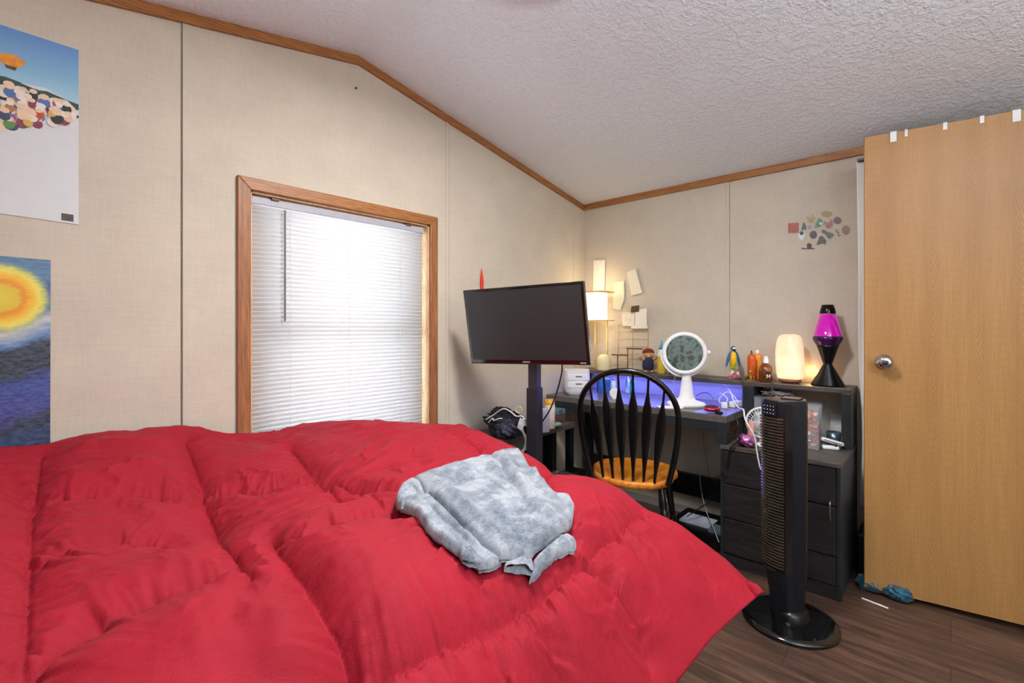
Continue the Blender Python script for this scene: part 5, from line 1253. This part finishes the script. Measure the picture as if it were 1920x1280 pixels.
# green glass plate and books on the table
p = at(1030, 796, z=TZ+.004)
t = thing('glass_plate', 'pale green patterned plate on the low corner table', 'plate', (p.x, p.y, TZ))
part('plate_disc', MB().lathe([(.001, .003), (.05, .003), (.072, .010), (.075, .012), (.073, .008), (.05, .0), (.001, .0)], (p.x, p.y, TZ), 40, 1, 1), pm('green_glass', '#8FB0A0', .2, var=.25, vs_=60), t)
p = Vector((2.36, 1.86, TZ))
t = thing('tissue_box', 'dark patterned box with a blue top on the corner table', 'box', p)
part('box_body', MB().box(2.27, 2.45, 1.80, 1.93, TZ, TZ+.050), pm('red_brown_pattern', '#5A3F3C', .5, var=.7, vs_=26), t, .003)
part('box_top', MB().box(2.27, 2.45, 1.80, 1.93, TZ+.051, TZ+.082), pm('teal_blue_pattern', '#4F6E78', .5, var=.6, vs_=24), t, .003)
p = Vector((2.13, 2.13/ray(1019)[0]*ray(1019)[1], TZ))
t = thing('paper_roll', 'white and lilac paper roll standing beside the television pole', 'roll', p)
part('roll_body', MB().lathe([(.016, 0), (.035, 0), (.036, .003), (.036, .125), (.034, .128), (.016, .128)], p, 28), pm('lilac_paper', '#C9C8DC', .8, var=.1, vs_=80), t)
p = Vector((2.225, 2.225/ray(1031)[0]*ray(1031)[1], TZ))
t = thing('pill_bottle', 'tall jar with an orange yellow lid beside the paper roll', 'jar', p)
part('jar_body', MB().lathe([(.001, 0), (.030, 0), (.031, .003), (.031, .135), (.026, .142)], p, 24), pm('pale_jar', '#D8CDBE', .4, var=.1), t)
part('lid', MB().lathe([(.029, .142), (.029, .170), (.001, .171)], p, 24), pm('orange_yellow_lid', '#D89A2A', .4, var=.1), t)
# bins under the table
for nm, lb, x_, y_, z_, sx_, sy_, sz_ in (('storage_bin', 'clear plastic bin on the low table shelf behind the bed', 1.98, 1.86, .242, .20, .20, .20), ('storage_bin', 'open clear plastic bin on the floor nearest the chair', 2.13, 1.62, 0, .22, .16, .36)):
    pz = Vector((x_, y_, z_)); clear_case(nm, lb, pz, sx_, sy_, sz_, None, None, False)
tag(part('dark_crate', MB().box(2.27, 2.44, 1.64, 1.735, 0, .33), M_black, None, .006), 'black crate on the floor between chair and corner table', 'crate')
# box and papers on the floor under the desk
p = at(1312, 1000, z=.10)
t = thing('black_case', 'flat black case on the floor under the desk', 'case', (2.72, 1.02, 0))
part('case_body', MB().box(2.60, 2.90, .885, 1.20, 0, .085), M_black, t, .006)
tag(part('paper_stack', MB().box(2.66, 2.80, .98, 1.15, .0855, .094), pm('blue_white_paper', '#AEB9C8', .7, var=.2, vs_=12), None, .001), 'pale blue papers lying on the flat black case', 'papers')
tag(part('paper_stack', MB().box(2.62, 2.72, .90, .97, .0855, .10), pm('grey_book', '#5C6672', .6), None, .001), 'dark grey booklet lying on the flat black case', 'booklet')

# ---- stickers above the hutch
def sticker(label, cx, cy, w_, h_, col, shape='blob', seed=0, var=.35, rot=0, mark=None):
    if shape == 'square': base = [(-.5, -.45), (.5, -.5), (.48, .48), (-.5, .5)]
    elif shape == 'ear': base = [(-.45, -.3), (-.2, -.1), (.1, -.15), (.3, -.5), (.5, -.1), (.45, .25), (.15, .5), (-.2, .45), (-.3, .1), (-.5, .1)]
    elif shape == 'tri': base = [(-.5, .5), (-.3, 0), (-.2, -.35), (.05, -.5), (.3, -.25), (.5, .1), (.42, .5), (.1, .35), (-.2, .5)]
    elif shape == 'cap': base = [(-.5, -.1), (-.3, -.45), (.1, -.5), (.5, -.3), (.45, 0), (.3, .3), (0, .5), (-.3, .3)]
    elif shape == 'hat': base = [(-.5, .5), (-.42, .3), (-.05, .35), (-.1, -.3), (.1, -.5), (.28, -.2), (.25, .25), (.5, .4), (.5, .5)]
    elif shape == 'cross': base = [(-.5, -.2), (-.25, -.25), (-.3, -.5), (0, -.2), (.25, -.05), (.1, .15), (.5, .3), (.15, .35), (.05, .5), (-.05, .2), (-.2, 0)]
    elif shape == 'slab': base = [(-.5, -.4), (-.3, -.5), (0, -.25), (.35, -.1), (.5, .05), (.35, .3), (.15, .5), (-.05, .3), (-.2, 0), (-.45, -.15)]
    elif shape == 'leaf': base = [(-.5, .5), (-.35, .0), (-.1, -.35), (.2, -.5), (.5, -.25), (.4, .2), (.1, .4)]
    else:
        rs = np.random.default_rng(seed); base = [(.5*math.cos(a)*(1-.12*rs.random()), .5*math.sin(a)*(1-.12*rs.random())) for a in np.linspace(0, 2*math.pi, 13)[:-1]]
    ca, sa = math.cos(rot), math.sin(rot)
    pts = [(cx+w_*(a*ca-b_*sa), cy+h_*(a*sa+b_*ca)) for a, b_ in base]
    P = [at(a, b_, x=XR-.0012) for a, b_ in pts]
    o = part('sticker', MB().plate(P, (-1, 0, 0), .0012), pm('sticker_print', col, .4, var=var, vs_=120), None)
    o = tag(o, label, 'sticker', 'stickers on the wall above the hutch')
    if mark:
        mc, mx, my, mr = mark; mw = o.location
        g = MB(); P2 = [at(mx+mr*math.cos(a), my+mr*.9*math.sin(a), x=XR-.0026) for a in np.linspace(0, 2*math.pi, 11)[:-1]]
        g.plate(P2, (-1, 0, 0), .0008); part('printed_mark', g, pm('sticker_mark', mc, .4), o)
sticker('square red photo sticker at the end of the sticker cluster', 1488, 427, 20, 19, '#A0483C', 'square', var=.5)
sticker('small dark grey cat-shaped sticker beside the red square', 1507, 424, 10, 15, '#4A5058', 'tri')
sticker('tiny pale grey pebble sticker under the tan eared one', 1518, 426, 8, 8, '#8E9088', seed=2)
sticker('tan eared sticker at the upper side of the cluster', 1520, 409, 16, 17, '#9A8C58', 'ear', var=.4)
sticker('green leaf-shaped sticker with a white spot', 1535, 418, 15, 19, '#3E7A5C', 'leaf', mark=('#DCE8E4', 1539, 419, 2.6))
sticker('ochre oval sticker, topmost of the cluster', 1550, 401, 22, 12, '#8F7648', seed=3, rot=-.25)
sticker('pinkish brown cup-shaped sticker in the cluster middle', 1553, 419, 17, 18, '#8E5E54', 'ear')
sticker('dark plum rock sticker near the topmost oval', 1570, 413, 17, 14, '#54424A', seed=5)
sticker('round brown disc sticker at the cluster end near the door', 1586, 431, 16, 18, '#7E6256', seed=6, var=.2)
sticker('long slate grey slab sticker below the pinkish one', 1552, 439, 24, 18, '#4E5A5C', 'slab')
sticker('purple egg-shaped sticker between the slate slab and the white cap sticker', 1525, 440, 15, 17, '#4A3A4C', seed=7)
sticker('white sticker with a black arched cap under the red square', 1503, 442, 13, 17, '#D4DEE4', 'cap', var=.08, mark=('#25404A', 1503, 437, 4.2))
sticker('dark olive triangular rock sticker low in the cluster', 1540, 450, 19, 17, '#45463E', 'tri', var=.5)
sticker('flat dark sticker with a bump, lowest of the cluster', 1515, 461, 26, 12, '#40363C', 'hat', var=.5)
sticker('grey green twig-shaped sticker beside the brown disc', 1571, 436, 13, 18, '#77806E', 'cross')

# ---- cloth on the wall behind the camera, seen in the vanity mirror
m, N, L, b = newmat('olive_tapestry'); tc = N.new('ShaderNodeTexCoord'); v = tc.outputs['Object']
fl = noise(N, L, v, 9, 3); sp = N.new('ShaderNodeSeparateXYZ'); L.new(v, sp.inputs[0])
c = ramp(N, L, fl, [(.35, hexc('#453B28')), (.55, hexc('#62563E')), (.7, hexc('#746A50'))])
c2 = ramp(N, L, noise(N, L, v, 9, 4), [(.4, hexc('#3F5650')), (.52, hexc('#7F8F90')), (.62, hexc('#4A4C42'))])
L.new(mixc(N, L, c, c2, ramp(N, L, mth('ADD', mth('MULTIPLY', sp.outputs[1], .9), .66), [(.3, 0.), (.42, .8)])), b.inputs['Base Color']); b.inputs['Roughness'].default_value = .95; M_tap = m
Yt_, Zt_ = np.meshgrid(np.linspace(-1.4, .55, 90), np.linspace(.62, 1.75, 40), indexing='ij')
o = link('wall_hanging', grid_mesh('wall_hanging', XL+.03+.012*np.sin(Yt_*22)*(1.9-Zt_), Yt_, Zt_), M_tap); sd = o.modifiers.new('thickness', 'SOLIDIFY'); sd.thickness = .004
tag(o, 'dark olive patterned cloth hung on the wall behind the camera, seen only in the mirror', 'tapestry')
